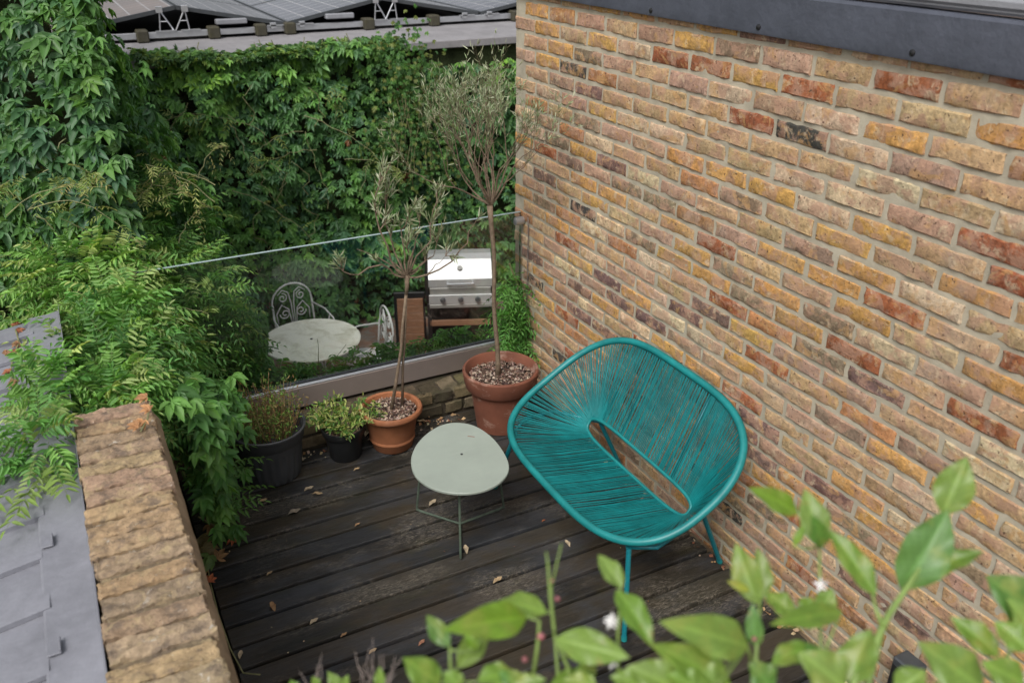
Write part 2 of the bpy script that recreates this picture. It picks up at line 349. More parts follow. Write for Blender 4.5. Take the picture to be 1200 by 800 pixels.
co.matrix_world=Matrix(((RX[0],UX[0],-FX[0],CAM[0]),(RX[1],UX[1],-FX[1],CAM[1]),(RX[2],UX[2],-FX[2],CAM[2]),(0,0,0,1)))
S.camera=co
# ---------------------------------------------------------------- bricks
PAL=[((.47,.32,.175),28),((.52,.295,.095),19),((.42,.27,.19),15),((.24,.175,.115),12),((.30,.10,.045),6),((.19,.115,.095),8),((.55,.42,.27),14),((.40,.195,.085),11),((.06,.055,.05),1.5)]
pc=[p for p,_ in PAL]; pw=[q for _,q in PAL]
def brick(mb,o,u,v,n,lu,lv,col,nu=13,nv=5,proud=.0046,rough=.0058,edge=.0070,deep=.02):
    o,u,v,n=[np.array(a,float) for a in (o,u,v,n)]; vs=[];fs=[];sd=random.uniform(0,100)
    tl=random.uniform(-.003,.003); pr=proud+random.uniform(-.0015,.002)
    ts=[0,.0]+list(np.linspace(.035,.965,nu-4))+[1,1]; tv=[0,.0]+list(np.linspace(.11,.89,nv-2))+[1,1]
    NU=len(ts); NV=len(tv)
    for j,b in enumerate(tv):
        for i,a in enumerate(ts):
            p=o+u*(a*lu)+v*(b*lv)
            eu=abs(noise.noise(Vector((b*3+sd,a*lu*38,sd))))*edge*1.5; ev=abs(noise.noise(Vector((a*lu*45,b*2-sd,sd*2))))*edge*1.3
            if i<=1: p=p+u*eu
            if i>=NU-2: p=p-u*eu
            if j<=1: p=p+v*ev
            if j>=NV-2: p=p-v*ev
            hgt=pr+noise.noise(Vector((a*lu*22,b*lv*40,sd*3)))*rough+noise.noise(Vector((a*lu*90,b*lv*90,sd)))*rough*.5+tl*(a-.5)*2
            outer=(i==0 or i==NU-1 or j==0 or j==NV-1); ring=(i==1 or i==NU-2 or j==1 or j==NV-2)
            if outer: hgt=-deep
            elif ring: hgt-=edge*.55
            vs.append(p+n*hgt)
    for j in range(NV-1):
        for i in range(NU-1):
            k=j*NU+i; fs.append((k,k+1,k+NU+1,k+NU))
    mb.add(vs,fs,col)
def course_brick(mb,*a,**k): brick(mb,*a,**k)
wall=thing('brick_wall','tall yellow stock brick wall with sandy mortar beside the deck','brick wall',(0,2,0))
mb=MB(); k=0; ZL=[2.197,2.121]
for q in range(40): ZL.append(ZL[-1]-max(.068,.0755-.0005*q))
zt=2.121
YEND=4.22
while True:
    z1=ZL[k]; z0=ZL[k+1]
    if z1<.0: break
    off=0.123*(k%2)+random.uniform(-.012,.012)
    y=2.284+.246*8-.0-off  # perpend positions
    while y>-.75:
        ya=y-.246+.0045; yb=y-.0045
        ya=max(ya,-.75); 
        if yb>YEND: yb=YEND
        if yb-ya>.03:
            c=jit(random.choices(pc,pw)[0],.14)
            if z0<.35: c=tuple(x*.95 for x in c)
            brick(mb,(0,yb-.001,max(z0+.0055,.0)),(0,-1,0),(0,0,1),(-1,0,0),yb-ya-.003,z1-.0058-max(z0+.0055,.0)-random.uniform(-.001,.003),c)
        y-=.246*random.uniform(.985,1.015)
    k+=1
mb.build('bricks',M['brick'],wall,smooth='auto')
mb=MB(); ny,nzv=300,110; vs=[];fs=[]
for j in range(nzv):
    for i in range(ny):
        y=-.75+(YEND+.75)*i/(ny-1); z=2.25*j/(nzv-1); vs.append((.0004-.0026*noise.noise(Vector((0,y*14,z*30)))-.0015*noise.noise(Vector((3,y*60,z*60))),y,z))
for j in range(nzv-1):
    for i in range(ny-1): k=j*ny+i; fs.append((k,k+ny,k+ny+1,k+1))
mb.add(vs,fs); mb.build('mortar',M['mortar'],wall,smooth=True)
MB().box(.006,.3,-.75,YEND-.004,-1.4,2.25).build('wall_core',M['oldmortar'],wall)
mb=MB() # wall end bricks on the far face
for k in range(28):
    z1=ZL[k+1]-.004
    brick(mb,(.29,YEND-.004,z1-.07),(-1,0,0),(0,0,1),(0,1,0),.28,.064,jit(random.choices(pc,pw)[0],.1),nu=8,nv=4)
mb.build('end_bricks',M['brick'],wall,smooth='auto')
rf=thing('flat_roof','grey lead covered roof edge above the brick wall with dark metal flashing','roof',(0,2,2.15))
mb=MB(); n=60
prof=[(-.018,2.151),(-.028,2.153),(-.030,2.16),(-.0285,2.19),(-.031,2.22),(-.028,2.25),(-.028,2.279),(-.018,2.288),(.02,2.290)]
vs=[];fs=[]
for i in range(n):
    y=-.75+(YEND+.78)*i/(n-1); 
    for (x,z) in prof: vs.append((x+.0035*nz((0,y,z*2),3),y,z+.001*nz((1,y,0),3)))
m_=len(prof)
for i in range(n-1):
    for j in range(m_-1): k=i*m_+j; fs.append((k,k+1,k+m_+1,k+m_))
mb.add(vs,fs); fl=mb.build('flashing',M['flash'],rf,smooth='auto')
mb=MB().box(-.012,4.,-.75,YEND+.02,2.293,2.33,bev=.008); mb.box(-.02,.0,-.75,YEND+.025,2.305,2.335,bev=.008); mb.build('roof_sheet',M['leadtop'],rf)
for y,z in ((3.02,2.1725),(2.40,2.176),(1.768,2.175),(1.13,2.175),(.5,2.175)):
    s=MB(); s.tube([(-.028,y,z),(-.033,y,z),(-.036,y,z)],[.010,.0095,.004],12); s.build('screw',M['black'],fl,smooth='auto')
for o in COL.objects:
    if o.parent==fl: o.location=(0,0,0)
# ---------------------------------------------------------------- deck
mb=MB(); y=3.073+.122*7-.003; i=0
while y>-.9:
    g=.122
    xa=-2.0+random.uniform(-.004,.004); xb=-.012+random.uniform(-.004,.0)
    base=random.choice([(.019,.0175,.0155),(.025,.0235,.022),(.014,.0135,.013),(.032,.027,.020),(.023,.0235,.026),(.042,.036,.029)])
    zt=random.uniform(-.003,.0)
    # bevelled board with slight cup
    pr=[(-.0530,-.028),(-.0530,-.006),(-.0508,-.0018),(-.0485,0),(-.02,-.0008),(.02,-.0008),(.0485,0),(.0508,-.0018),(.0530,-.006),(.0530,-.028)]
    hw=random.uniform(.0,.002); nx=24; vs=[];fs=[]
    for a in range(nx):
        x=xa+(xb-xa)*a/(nx-1)
        for (dy,dz) in pr: vs.append((x,y-.061+dy*(1-hw*8)+.0012*nz((x,y,0),3),zt+dz+.0008*nz((x,y,4),6)))
    m_=len(pr)
    for a in range(nx-1):
        for b in range(m_-1): k=a*m_+b; fs.append((k,k+m_,k+m_+1,k+1))
        k=a*m_; fs.append((k+m_-1,k+2*m_-1,k+m_,k))
    fs.append(tuple(range(m_))); fs.append(tuple(reversed(range((nx-1)*m_,nx*m_))))
    mb.add(vs,fs,jit(base,.1)); y-=g
deck=struct(mb.build('deck',M['deck'],smooth='auto'))
struct(MB().box(-2.02,.004,-.95,3.93,-.2,-.055).build('deck_base',M['under']))
mb=MB()
for x in (-1.9,-1.45,-1.0,-.55,-.1): mb.box(x-.02,x+.02,-.9,3.9,-.054,-.03)
struct(mb.build('joists',M['under']))
# ---------------------------------------------------------------- low rear kerb wall + rail + glass
kw=thing('low_brick_wall','low rough damp brick kerb under the glass balustrade','low wall',(-1,4.1,0))
MB().box(-2.25,.0,3.935,4.3,-1.4,.135,col=(.06,.047,.032)).build('wall_core',M['mossbrick'],kw)
mb=MB(); mp=[(.10,.075,.045),(.15,.115,.065),(.07,.055,.035),(.09,.06,.045),(.17,.13,.08)]
for r in range(2):
    x=-2.2+.06*r
    while x<-.02:
        ln=random.choice([.105,.215,.105,.16]); xe=min(x+ln,-.005)
        brick(mb,(x,3.935,.004+r*.078),(1,0,0),(0,0,1),(0,-1,0),xe-x,.068,jit(random.choice(mp),.2),nu=10,nv=5,proud=.012,rough=.008,edge=.016)
        x+=ln+.012
x=-2.2
while x<-.02:
    xe=min(x+.105,-.003); brick(mb,(x,3.93,.135),(1,0,0),(0,1,0),(0,0,1),xe-x,.16,jit(random.choice(mp),.25),nu=9,nv=10,proud=.008,rough=.014,edge=.014); x+=.115
mb.build('bricks',M['mossbrick'],kw,smooth='auto')
gb=thing('glass_balustrade','clear frameless glass panel set in a bronze channel on the low kerb','glass balustrade',(-1,4.13,.15))
MB().box(-2.2,-.012,4.095,4.165,.157,.272,bev=.002).build('channel_rail',M['rail'],gb)
MB().box(-2.2,-.012,4.1,4.121,.2721,.282,bev=.002).build('front_gasket',M['zinc'],gb)
MB().box(-2.2,-.012,4.1385,4.158,.2721,.280,bev=.002).build('gasket',M['gasket'],gb)
MB().box(-2.16,-.018,4.123,4.135,.24,1.028).build('glass_pane',M['glass'],gb)
MB().box(-2.16,-.018,4.1225,4.1355,1.0285,1.033,bev=.0015).build('glass_edge',M['glassedge'],gb)
cl=thing('wall_clamp','small round steel clamp holding the glass against the brick wall, wire hanging below','clamp',(-.02,4.11,.98))
MB().tube([(-.006,4.12,.983),(-.03,4.12,.983),(-.055,4.12,.983),(-.06,4.12,.983)],[.024,.024,.022,.012],16).build('disc',M['zinc'],cl,smooth='auto')
MB().tube([(-.012,4.05,1.02),(-.014,4.04,.98),(-.012,4.045,.8),(-.014,4.05,.5),(-.012,4.05,.25)],.003,6).build('wire',M['rail'],cl)
# ---------------------------------------------------------------- parapet
pp=thing('parapet_wall','low brick parapet with brick on edge coping, lichen spotted and worn','parapet',(-2.2,1.5,0))
PZ=1.1
MB().box(-2.318,-2.118,-.9,2.74,-1.4,PZ-.07).build('wall_core',M['oldmortar'],pp)
mb=MB(); n=90; vs=[];fs=[] # sloped mortar fillet along the deck side
for i in range(n):
    y=-.9+3.63*i/(n-1); e=.003*nz((0,y,0),9)
    for x,z in ((-2.118,PZ-.012),(-2.098+e,PZ-.05),(-2.087+e,PZ-.075),(-2.086+e,PZ-.13),(-2.1,PZ-.3),(-2.1,-.1)): vs.append((x+.003*nz((x,y,z),22),y,z))
for i in range(n-1):
    for j in range(5): k=i*6+j; fs.append((k,k+6,k+7,k+1))
mb.add(vs,fs); mb.build('mortar_fillet',M['oldmortar'],pp,smooth=True)
mb=MB(); y=-.85; cp=[(.42,.30,.16),(.36,.27,.17),(.32,.23,.15),(.42,.30,.15),(.36,.22,.155),(.44,.34,.22),(.22,.16,.12),(.40,.26,.14)]
while y<2.70:
    dx=random.uniform(-.005,.005); wd=.066
    brick(mb,(-2.334+dx,y,PZ-.05),(1,random.uniform(-.02,.02),0),(0,1,0),(0,0,1),.228,wd+random.uniform(-.003,.008),tuple(.5*a+.5*b for a,b in zip(jit(random.choice(cp),.12),(.36,.27,.175))),nu=30,nv=10,proud=.049,rough=.010,edge=.008,deep=.0)
    y+=.0767
mb.build('coping_bricks',M['cap'],pp,smooth='auto')
MB().box(-2.322,-2.113,-.88,2.735,PZ-.069,PZ-.013,bev=.006,col=(.20,.155,.10)).build('coping_mortar',M['cap'],pp)
mb=MB().box(-2.32,-2.1,2.76,3.9,-1.4,.90,bev=.03,col=(.12,.09,.06)); tag(mb.build('garden_wall',M['cap']),'low stepped down end of the parapet, brown and mostly under creeper','garden wall')
# ---------------------------------------------------------------- lead roof on the left
lr=thing('lead_roof','grey lead sheet roof in overlapping strips left of the parapet','roof',(-3,2,.98))
SL=.155
mb=MB(); e=[]; 
ys=[-.5,-.28,-.06,.16,.38,.60,.82,1.04,1.27,1.49,1.714,1.934,2.144,2.3375,2.55,2.77,2.99,3.21,3.43,3.62,3.78]
for i in range(len(ys)-1):
    y0,y1=ys[i],ys[i+1]; t=.013
    xs=np.linspace(-2.446+random.uniform(-.006,.012),-4.6,16); vs=[];fs=[]
    for x in xs:
        z=1.022+(x+2.44)*SL; wv=.0015*nz((x,y0,0),3)
        sk=(x+2.44)*.0
        for (yy,zz) in ((y0,t-.014),(y0,t+.0),(y0+.004,t+.001),(y1+.012,-.003)): vs.append((x,yy+sk+.002*nz((x,i,0),2),z+zz+wv))
    for a in range(len(xs)-1):
        for b in range(3): k=a*4+b; fs.append((k,k+1,k+5,k+4))
    mb.add(vs,fs)
mb.build('lead_sheets',M['lead'],lr,smooth='auto')
MB().add([(-2.41,-.9,.985),(-4.6,-.9,.64),(-4.6,3.78,.64),(-2.41,3.78,.985),(-2.41,-.9,-1.4),(-4.6,-.9,-1.4),(-4.6,3.78,-1.4),(-2.41,3.78,-1.4)],[(0,3,2,1),(0,1,5,4),(1,2,6,5),(2,3,7,6),(3,0,4,7)]).build('roof_base',M['under'],lr)
mb=MB()
for (y0,y1,dz) in ((-.9,1.72,.004),(1.70,3.79,.0)):
    n=30; vs=[];fs=[]
    for i in range(n):
        y=y0+(y1-y0)*i/(n-1)
        for x,z in ((-2.458,1.026),(-2.452,1.031),(-2.38,1.036),(-2.342,1.045),(-2.336,1.075),(-2.333,1.09)): vs.append((x+.003*nz((x,y,0),4),y,z+dz+.002*nz((x,y,2),6)))
        if i==0: pass
    for i in range(n-1):
        for j in range(5): k=i*6+j; fs.append((k,k+1,k+7,k+6))
    mb.add(vs,fs)
mb.build('flashing_strip',M['lead'],lr,smooth='auto')
for y in (1.76,2.175,2.62,3.2):
    s=MB(); s.box(-2.452,-2.424,y,y+.045,1.037,1.041,bev=.001); s.box(-2.426,-2.422,y,y+.045,1.037,1.050,bev=.001); s.build('clip',M['lead'],lr)
# ---------------------------------------------------------------- lower patio, neighbour roof and ground
struct(MB().box(-60,60,-60,80,-1.6,-1.42).build('ground',M['patio']))
struct(MB().box(-2.2,6,4.3,8.3,-1.43,-1.4).build('patio',M['patio']))
nb=thing('neighbour_building','flat roofed building at the back with grey felt roof behind the creeper','building',(1,9,0))
EY=8.3; EZ=1.36
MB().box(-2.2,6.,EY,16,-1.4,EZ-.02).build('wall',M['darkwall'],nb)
MB().box(-2.3,6.,EY-.06,16,EZ-.018,EZ+.0,bev=.01).build('flat_roof',M['felt'],nb)
MB().box(-2.3,6.,EY-.09,EY-.062,EZ-.06,EZ+.012,bev=.006).build('eave_trim',M['felt'],nb)
# ---------------------------------------------------------------- solar array
PY=P(277,43,2,EZ+.003)[1]
def zat(px,py,Y): return P(px,py,1,Y)[2]
pts=[P(75,28,1,PY),P(205,7,1,PY),P(335,26,1,PY),P(448,1,1,PY),P(562,17,1,PY)]
xs=[pts[1][0]-1.17]+[pts[i][0] for i in (1,2,3,4)]+[pts[4][0]+1.17,pts[4][0]+2.34]; zh=pts[1][2]; zl=pts[2][2]
zs=[zl,zh,zl,zh,zl,zh,zl]
names=[['brown tinted panel furthest left, lower front row','brown then grey panel sloping right from the first ridge','grey panel rising to the second ridge behind the valley','pale grey panel sloping down right of the second ridge','grey panel beside the brick wall corner','grey panel beyond the brick wall corner'],
       ['upper row panel behind the brown left one','upper row panel behind the first ridge, right slope','upper row panel behind the first valley, rising','upper row panel behind the second ridge, right slope','upper row panel behind the brick wall corner','upper row panel furthest right']]
for row in range(2):
    for i in range(6):
        x0,x1,z0,z1=xs[i]+.012,xs[i+1]-.012,zs[i],zs[i+1]; W=math.hypot(x1-x0,z1-z0); yb=PY+row*1.72; ang=math.atan2(z1-z0,x1-x0)
        t=thing('solar_panel','solar '+names[row][i]+' on the roof','solar panel',(x0,yb,z0),'solar panels on the neighbour roof'); t.rotation_euler=(0,-ang,0)
        g=MB().box(.02,W-.02,.02,1.68,-.003,.0).build('cells',M['solarb'] if i==0 else M['solarg']); g.parent=t
        fm=MB(); fm.box(0,W,0,.02,-.035,.002); fm.box(0,W,1.68,1.70,-.035,.002); fm.box(0,.02,.0201,1.6799,-.035,.002); fm.box(W-.02,W,.0201,1.6799,-.035,.002)
        fo=fm.build('frame',M['gasket'] ); fo.parent=t
mr=thing('mounting_rail','silver aluminium rail under the front edge of the solar panels','rail',(0,PY,EZ))
MB().box(-2.0,6,PY-.03,PY+.03,EZ+.03,EZ+.085,bev=.004).build('bar',M['zinc'],mr)
MB().box(-2.0,6,PY+.05,PY+3.3,EZ+.003,EZ+.008).build('rubber_mat',M['under'],mr)  # near-black sheet added to stand in for the shade under the panels
for i,px in enumerate((166,250,305,339,431,507,602)):
    x=P(px,40,1,PY)[0]; b=MB().box(x-.055,x+.055,PY-.10,PY+.06,EZ+.002,EZ+.115,bev=.012,col=(.06,.055,.04)); b.build('rubber_block',M['mossbrick'],mr)
for i,(px,w_) in enumerate(((271,.30),(398,.30))):
    x=P(px,28,1,PY)[0]; tag(MB().box(x-w_/2,x+w_/2,PY-.05,PY+.05,EZ+.125,EZ+.175,bev=.008).build('ballast_bar',M['leadtop']),('pale' if i==0 else 'second pale')+' ballast bar on the rail '+('left' if i==0 else 'right')+' of the first panel valley','ballast bar','ballast bars on the mounting rail')
for i,(px,hi,lean,lab) in enumerate(((187,1,1,'left bracket of the first ridge'),(217,1,-1,'right bracket of the first ridge'),(318,0,1,'left bracket of the first valley'),(352,0,-1,'right bracket of the first valley'),(440,1,1,'left bracket of the second ridge'),(462,1,-1,'right bracket of the second ridge'),(543,0,1,'left bracket of the second valley'),(572,0,-1,'right bracket of the second valley'))):
    x=P(px,20,1,PY)[0]; b=MB(); z0=EZ+.09; z1=(zh if hi else zl)-.045; y=PY-.02
    b.box(x-.03,x+.03,y-.03,y+.0,z1-.01,z1+.05,bev=.004)
    b.tube([(x,y-.01,z1),(x-.02*lean,y-.01,z0)],.007,6)
    if hi:
        b.tube([(x+.01*lean,y-.01,z1),(x+.11*lean,y-.01,z0)],.007,6); zm=(z0+z1)/2; b.tube([(x-.01*lean,y-.012,zm),(x+.055*lean,y-.012,zm)],.005,6)
    b.box(x-.06,x+.12,y-.03,y+.01,z0-.004,z0+.008)
    tag(b.build('support_bracket',M['zinc']),'small silver frame holding the solar panels, '+lab,'bracket','brackets under the solar panels')
# ---------------------------------------------------------------- climbing foliage
def hue(pal,n,j=.18):
    pal=np.array(pal); c=pal[rng.integers(0,len(pal),n)]; return c*rng.uniform(1-j,1+j,(n,1))
IV=[(.078,.195,.055),(.060,.155,.055),(.10,.24,.065),(.13,.28,.065),(.075,.18,.085),(.085,.21,.06)]
def ivy_sheet(fb,pf,nf,u0,u1,v0,v1,count,size,bul=.22,pal=IV,bright_top=None,seed=0,keep=None):
    u=rng.uniform(u0,u1,count); v=rng.uniform(v0,v1,count); Pp=[];Nn=[];Sz=[];Cc=[]
    cs=hue(pal,count)
    for i in range(count):
        if keep and not keep(u[i],v[i]): continue
        p=np.array(pf(u[i],v[i])); n=np.array(nf(u[i],v[i]),float)
        h=noise.noise(Vector((u[i]*1.7+seed,v[i]*1.9,seed)))+.6*noise.noise(Vector((u[i]*4.3,v[i]*4.6+seed,3)))
        # depth with overlapping shingles
        d=bul*(.45+.65*h)+random.uniform(-.05,.05)
        p=p+n*d; n2=n*.8+np.array([0,0,.55])+rng.normal(size=3)*.33
        Pp.append(p);Nn.append(n2);Sz.append(size*random.choice([.5,.75,.9,1,1.1,1.35])*random.uniform(.9,1.1)*(1+.35*noise.noise(Vector((u[i]*1.1+9,v[i]*1.2,seed)))))
        c=cs[i]
        k=noise.noise(Vector((u[i]*1.3+20,v[i]*1.3,seed+5)))
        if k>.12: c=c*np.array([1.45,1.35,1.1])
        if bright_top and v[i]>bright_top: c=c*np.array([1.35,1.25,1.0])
        if random.random()<.002: c=np.array((.24,.10,.04))
        Cc.append(c)
    Pp=np.array(Pp);Nn=np.array(Nn); D=np.tile(np.array([[0,0,-1.]]),(len(Pp),1))+rng.normal(size=Pp.shape)*.45
    fb.palmate(Pp,D,Nn,np.array(Sz)[:],np.array(Cc))
# back wall creeper, covers the neighbour's wall
t=thing('climbing_creeper','dense dark green creeper covering the whole back wall under the eave','climbing plant',(.5,8.2,-1.4))
fb=FB()
def top(u):
    # silhouette: higher left to centre, a dip with the dark eave showing to the right
    return 1.42+.05*math.sin(u*3)+ (-.22 if u>.75 else 0)+ .05*noise.noise(Vector((u*5,0,0)))
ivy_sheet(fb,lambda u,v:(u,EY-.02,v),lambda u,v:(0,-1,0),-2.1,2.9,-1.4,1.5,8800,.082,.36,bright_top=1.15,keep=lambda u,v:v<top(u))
# crest rolling over the eave
for i in range(1300):
    u=random.uniform(-1.5,.85); h=max(0,noise.noise(Vector((u*2.2,7,0)))+.35)*.13+.03
    p=np.array([[u,EY-random.uniform(-.06,.30),EZ-.02+random.uniform(0,h)]]); fb.palmate(p,[rng.normal(size=3)+np.array([0,-.6,-.2])],[np.array([0,-.3,1])+rng.normal(size=3)*.4],np.array([.06]),hue([(.16,.24,.05),(.08,.17,.04),(.05,.12,.035)],1))
fb.build('foliage',M['ivy'],t)
mb=MB()
for i in range(46):
    x=random.uniform(-1.9,2.5); z=random.uniform(-.6,1.2); pts=[(x,EY-.36,z)]
    for k in range(6): pts.append((pts[-1][0]+random.uniform(-.08,.08),EY-.38+random.uniform(-.03,.03),pts[-1][2]-random.uniform(.02,.10)))
    mb.tube(pts,[.0028]*7,4)
for i in range(14):
    x=random.uniform(-1.2,.6); pts=[(x,EY-.1,EZ+.0)]
    for k in range(3): pts.append((pts[-1][0]+random.uniform(-.02,.02),EY-.1,pts[-1][2]+random.uniform(.02,.05)))
    mb.tube(pts,.0035,4)
mb.build('vine_stems',M['stem'],t)
# yellowish finer vine hanging in the middle
t=thing('trailing_vine','yellow green trailing vine hanging over the dark creeper left of the tall olive','climbing plant',(.75,8.0,0))
fb=FB()
for c0,nn in (((.72,7.86,1.25),260),((.9,7.85,.95),320),((.6,7.85,.6),380),((1.0,7.83,.45),260),((.95,7.83,.0),140)):
    pp_=np.array(c0)+rng.normal(size=(nn,3))*np.array([.16,.06,.2]); fb.palmate(pp_,np.tile([[0,0,-1.]],(nn,1))+rng.normal(size=(nn,3))*.5,np.tile([[0,-1,.6]],(nn,1))+rng.normal(size=(nn,3))*.4,np.full(nn,.04),hue([(.07,.18,.04),(.11,.23,.045),(.17,.21,.05),(.06,.15,.04),(.08,.20,.04)],nn))
fb.build('foliage',M['ivy'],t)
mb=MB()
for i in range(9):
    p0=np.array([.72+random.uniform(-.1,.3),7.8,.95]); pts=[p0+np.array([.04*math.sin(k*.9+i),0,-k*.14]) for k in range(6)]; mb.tube(pts,.0035,4)
mb.build('vine_stems',M['stem'],t)
# left tall ivy mass: block wall behind
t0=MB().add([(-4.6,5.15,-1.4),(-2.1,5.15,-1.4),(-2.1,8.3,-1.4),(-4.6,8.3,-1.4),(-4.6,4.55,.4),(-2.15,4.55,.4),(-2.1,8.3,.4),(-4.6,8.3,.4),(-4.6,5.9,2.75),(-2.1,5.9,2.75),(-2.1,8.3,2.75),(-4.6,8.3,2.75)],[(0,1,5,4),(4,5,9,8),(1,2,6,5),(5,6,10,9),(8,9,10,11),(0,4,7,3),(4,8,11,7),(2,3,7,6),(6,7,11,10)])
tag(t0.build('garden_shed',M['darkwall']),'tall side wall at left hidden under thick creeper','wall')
t=thing('climbing_creeper','tall dark large leaved creeper mass at the upper left','climbing plant',(-3,6,-1.4))
fb=FB()
def slope(u,v): # v: 0..1 up the slope
    return (u,4.35+1.5*v**1.3,.3+2.6*v)
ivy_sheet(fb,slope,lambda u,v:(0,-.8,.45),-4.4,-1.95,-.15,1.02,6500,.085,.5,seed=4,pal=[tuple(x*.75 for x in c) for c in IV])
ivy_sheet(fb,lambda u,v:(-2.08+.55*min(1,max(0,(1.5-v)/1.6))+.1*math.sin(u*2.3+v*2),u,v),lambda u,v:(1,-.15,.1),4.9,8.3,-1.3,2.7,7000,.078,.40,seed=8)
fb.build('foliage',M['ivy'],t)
mb=MB()
for i in range(20):
    x=random.uniform(-3.6,-2.1); v=random.uniform(.1,.8); p=np.array(slope(x,v))+np.array([0,-.3,.12]); sg=random.choice([-1,1]); pts=[p+np.array([k*.03*sg,-.01*k,-.035*k+.02*math.sin(k*1.7)]) for k in range(6)]; mb.tube(pts,.003,4)
mb.build('vine_stems',M['stem'],t)
# small pale vine leaves at the top-left of the eave
# ---- wisteria
WB=[(.22,.41,.10),(.17,.36,.085),(.135,.32,.075),(.11,.27,.07),(.36,.48,.17)]; WD=[(.075,.195,.05),(.10,.24,.06),(.065,.17,.045)]
def wist_cluster(fb,c,r,n,pal,length=.2,ll=.046,outward=1.0,face=(-.1,-.6,.5)):
    c=np.array(c);r=np.array(r)
    for i in range(n):
        q=rng.normal(size=3); q/=np.linalg.norm(q); 
        if q@np.array(face)<-.25: q=-q
        rad=random.uniform(.45,1.0); p=c+q*r*rad
        d=q*outward+np.array([0,0,-.15])+rng.normal(size=3)*.6
        col=np.array(pal[rng.integers(0,len(pal))])*random.uniform(.8,1.2)
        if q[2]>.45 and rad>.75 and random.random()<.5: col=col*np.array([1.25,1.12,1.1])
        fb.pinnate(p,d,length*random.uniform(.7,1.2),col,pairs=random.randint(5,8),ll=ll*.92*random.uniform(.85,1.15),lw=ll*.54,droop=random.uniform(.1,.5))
t=thing('wisteria_bush','bright lime green feathery wisteria spilling over the far end of the parapet','climbing plant',(-2.1,4.4,0))
fb=FB()
wist_cluster(fb,(-2.15,4.65,.82),(.35,.36,.30),520,WB,.22); wist_cluster(fb,(-1.86,4.5,.66),(.32,.32,.32),460,WB+WD[:1],.22)
wist_cluster(fb,(-2.2,4.3,1.0),(.28,.3,.16),260,WB[:2]+WB[4:],.2); wist_cluster(fb,(-2.12,3.75,.95),(.16,.35,.14),240,WB,.17); wist_cluster(fb,(-2.2,3.05,.98),(.11,.2,.07),130,WB,.14,.04)
wist_cluster(fb,(-2.18,4.1,.76),(.26,.3,.26),230,WB); wist_cluster(fb,(-2.0,4.0,.52),(.17,.25,.32),300,WB+WD[1:2])
wist_cluster(fb,(-2.28,3.6,.86),(.14,.25,.18),130,WB); wist_cluster(fb,(-2.16,3.35,.84),(.14,.32,.20),190,WB+WD)
wist_cluster(fb,(-2.35,5.0,1.0),(.35,.3,.28),300,WB); wist_cluster(fb,(-1.85,5.1,.90),(.35,.3,.28),260,WB[1:]+WD); wist_cluster(fb,(-2.2,3.0,1.03),(.09,.16,.05),50,WB,.14,.04)
wist_cluster(fb,(-2.2,4.9,.5),(.35,.3,.5),180,WD); wist_cluster(fb,(-1.75,4.6,.35),(.3,.3,.35),200,WD+WB[2:4])
fb.build('foliage',M['wist'],t)
mb=MB()
def arc(mb,p0,d,L_,r,droop=.5,n=9,wob=.02):
    pts=[]; p0=np.array(p0,float); d=np.array(d,float); d/=np.linalg.norm(d)
    for k in range(n):
        s_=L_*k/(n-1); pts.append(p0+d*s_-np.array([0,0,1])*droop*s_*s_+rng.normal(size=3)*wob*.15)
    mb.tube(pts,[r*(1-.7*k/(n-1)) for k in range(n)],5); return pts
for i in range(16):
    arc(mb,(random.uniform(-2.4,-1.95),random.uniform(4.1,4.6),random.uniform(.75,1.05)),(random.uniform(-1,1),random.uniform(-1,.3),random.uniform(.3,.9)),random.uniform(.25,.5),.004,droop=random.uniform(.4,1.1))
mb.build('stems',M['stem'],t)
mb2=MB(); fb2=FB()
for i in range(34):
    p0=np.array([random.uniform(-2.9,-1.5),random.uniform(4.3,5.1),random.uniform(.9,1.35)]); q=arc(mb2,p0,(random.uniform(-1,1),random.uniform(-.6,.4),random.uniform(.3,1.1)),random.uniform(.3,.6),.003,random.uniform(.5,1.4),n=11,wob=.03)
    for k in range(3,11): fb2.pinnate(q[k],rng.normal(size=3)+np.array([0,0,-.2]),random.uniform(.05,.11),jit(random.choice([(.34,.38,.13),(.25,.34,.10),(.38,.36,.16)]),.2),4,.026,.012,.3)
for i in range(9):
    p0=np.array([random.uniform(-1.7,.1),7.75,random.uniform(.3,1.1)]); q=arc(mb2,p0,(random.uniform(-1,1),-.4,random.uniform(-.1,.6)),random.uniform(.5,1.0),.004,random.uniform(.3,.8),n=11,wob=.05)
    for k in range(4,11): fb2.pinnate(q[k],rng.normal(size=3)+np.array([0,0,-.2]),.12,jit((.26,.32,.10),.2),4,.04,.016,.3)
wv=thing('wisteria_tendrils','long pale wisteria tendrils with tiny yellowish leaves arching in front of the dark creeper','climbing plant',(-2.2,4.7,.9))
fb2.build('foliage',M['wist'],wv); mb2.build('stems',M['stem'],wv)
t=thing('wisteria','light green wisteria trailing over the lead roof beside the parapet','climbing plant',(-2.4,3.2,1.0))
fb=FB(); wist_cluster(fb,(-2.40,3.05,1.06),(.08,.22,.07),56,WB,.16,.042); wist_cluster(fb,(-2.42,2.66,1.08),(.06,.16,.06),36,WB,.15,.040,face=(-.3,-.8,.6)); wist_cluster(fb,(-2.52,2.75,1.03),(.05,.15,.03),6,WB,.15,.04)
for a,b,c_ in (((-2.44,2.45,1.07),(-.5,-1,.05),.2),((-2.5,2.5,1.05),(-.6,-.8,.0),.22),((-2.40,2.5,1.09),(.15,-1,.1),.18)): fb.pinnate(a,b,c_,(.2,.3,.07),6,.042,.024,.1)
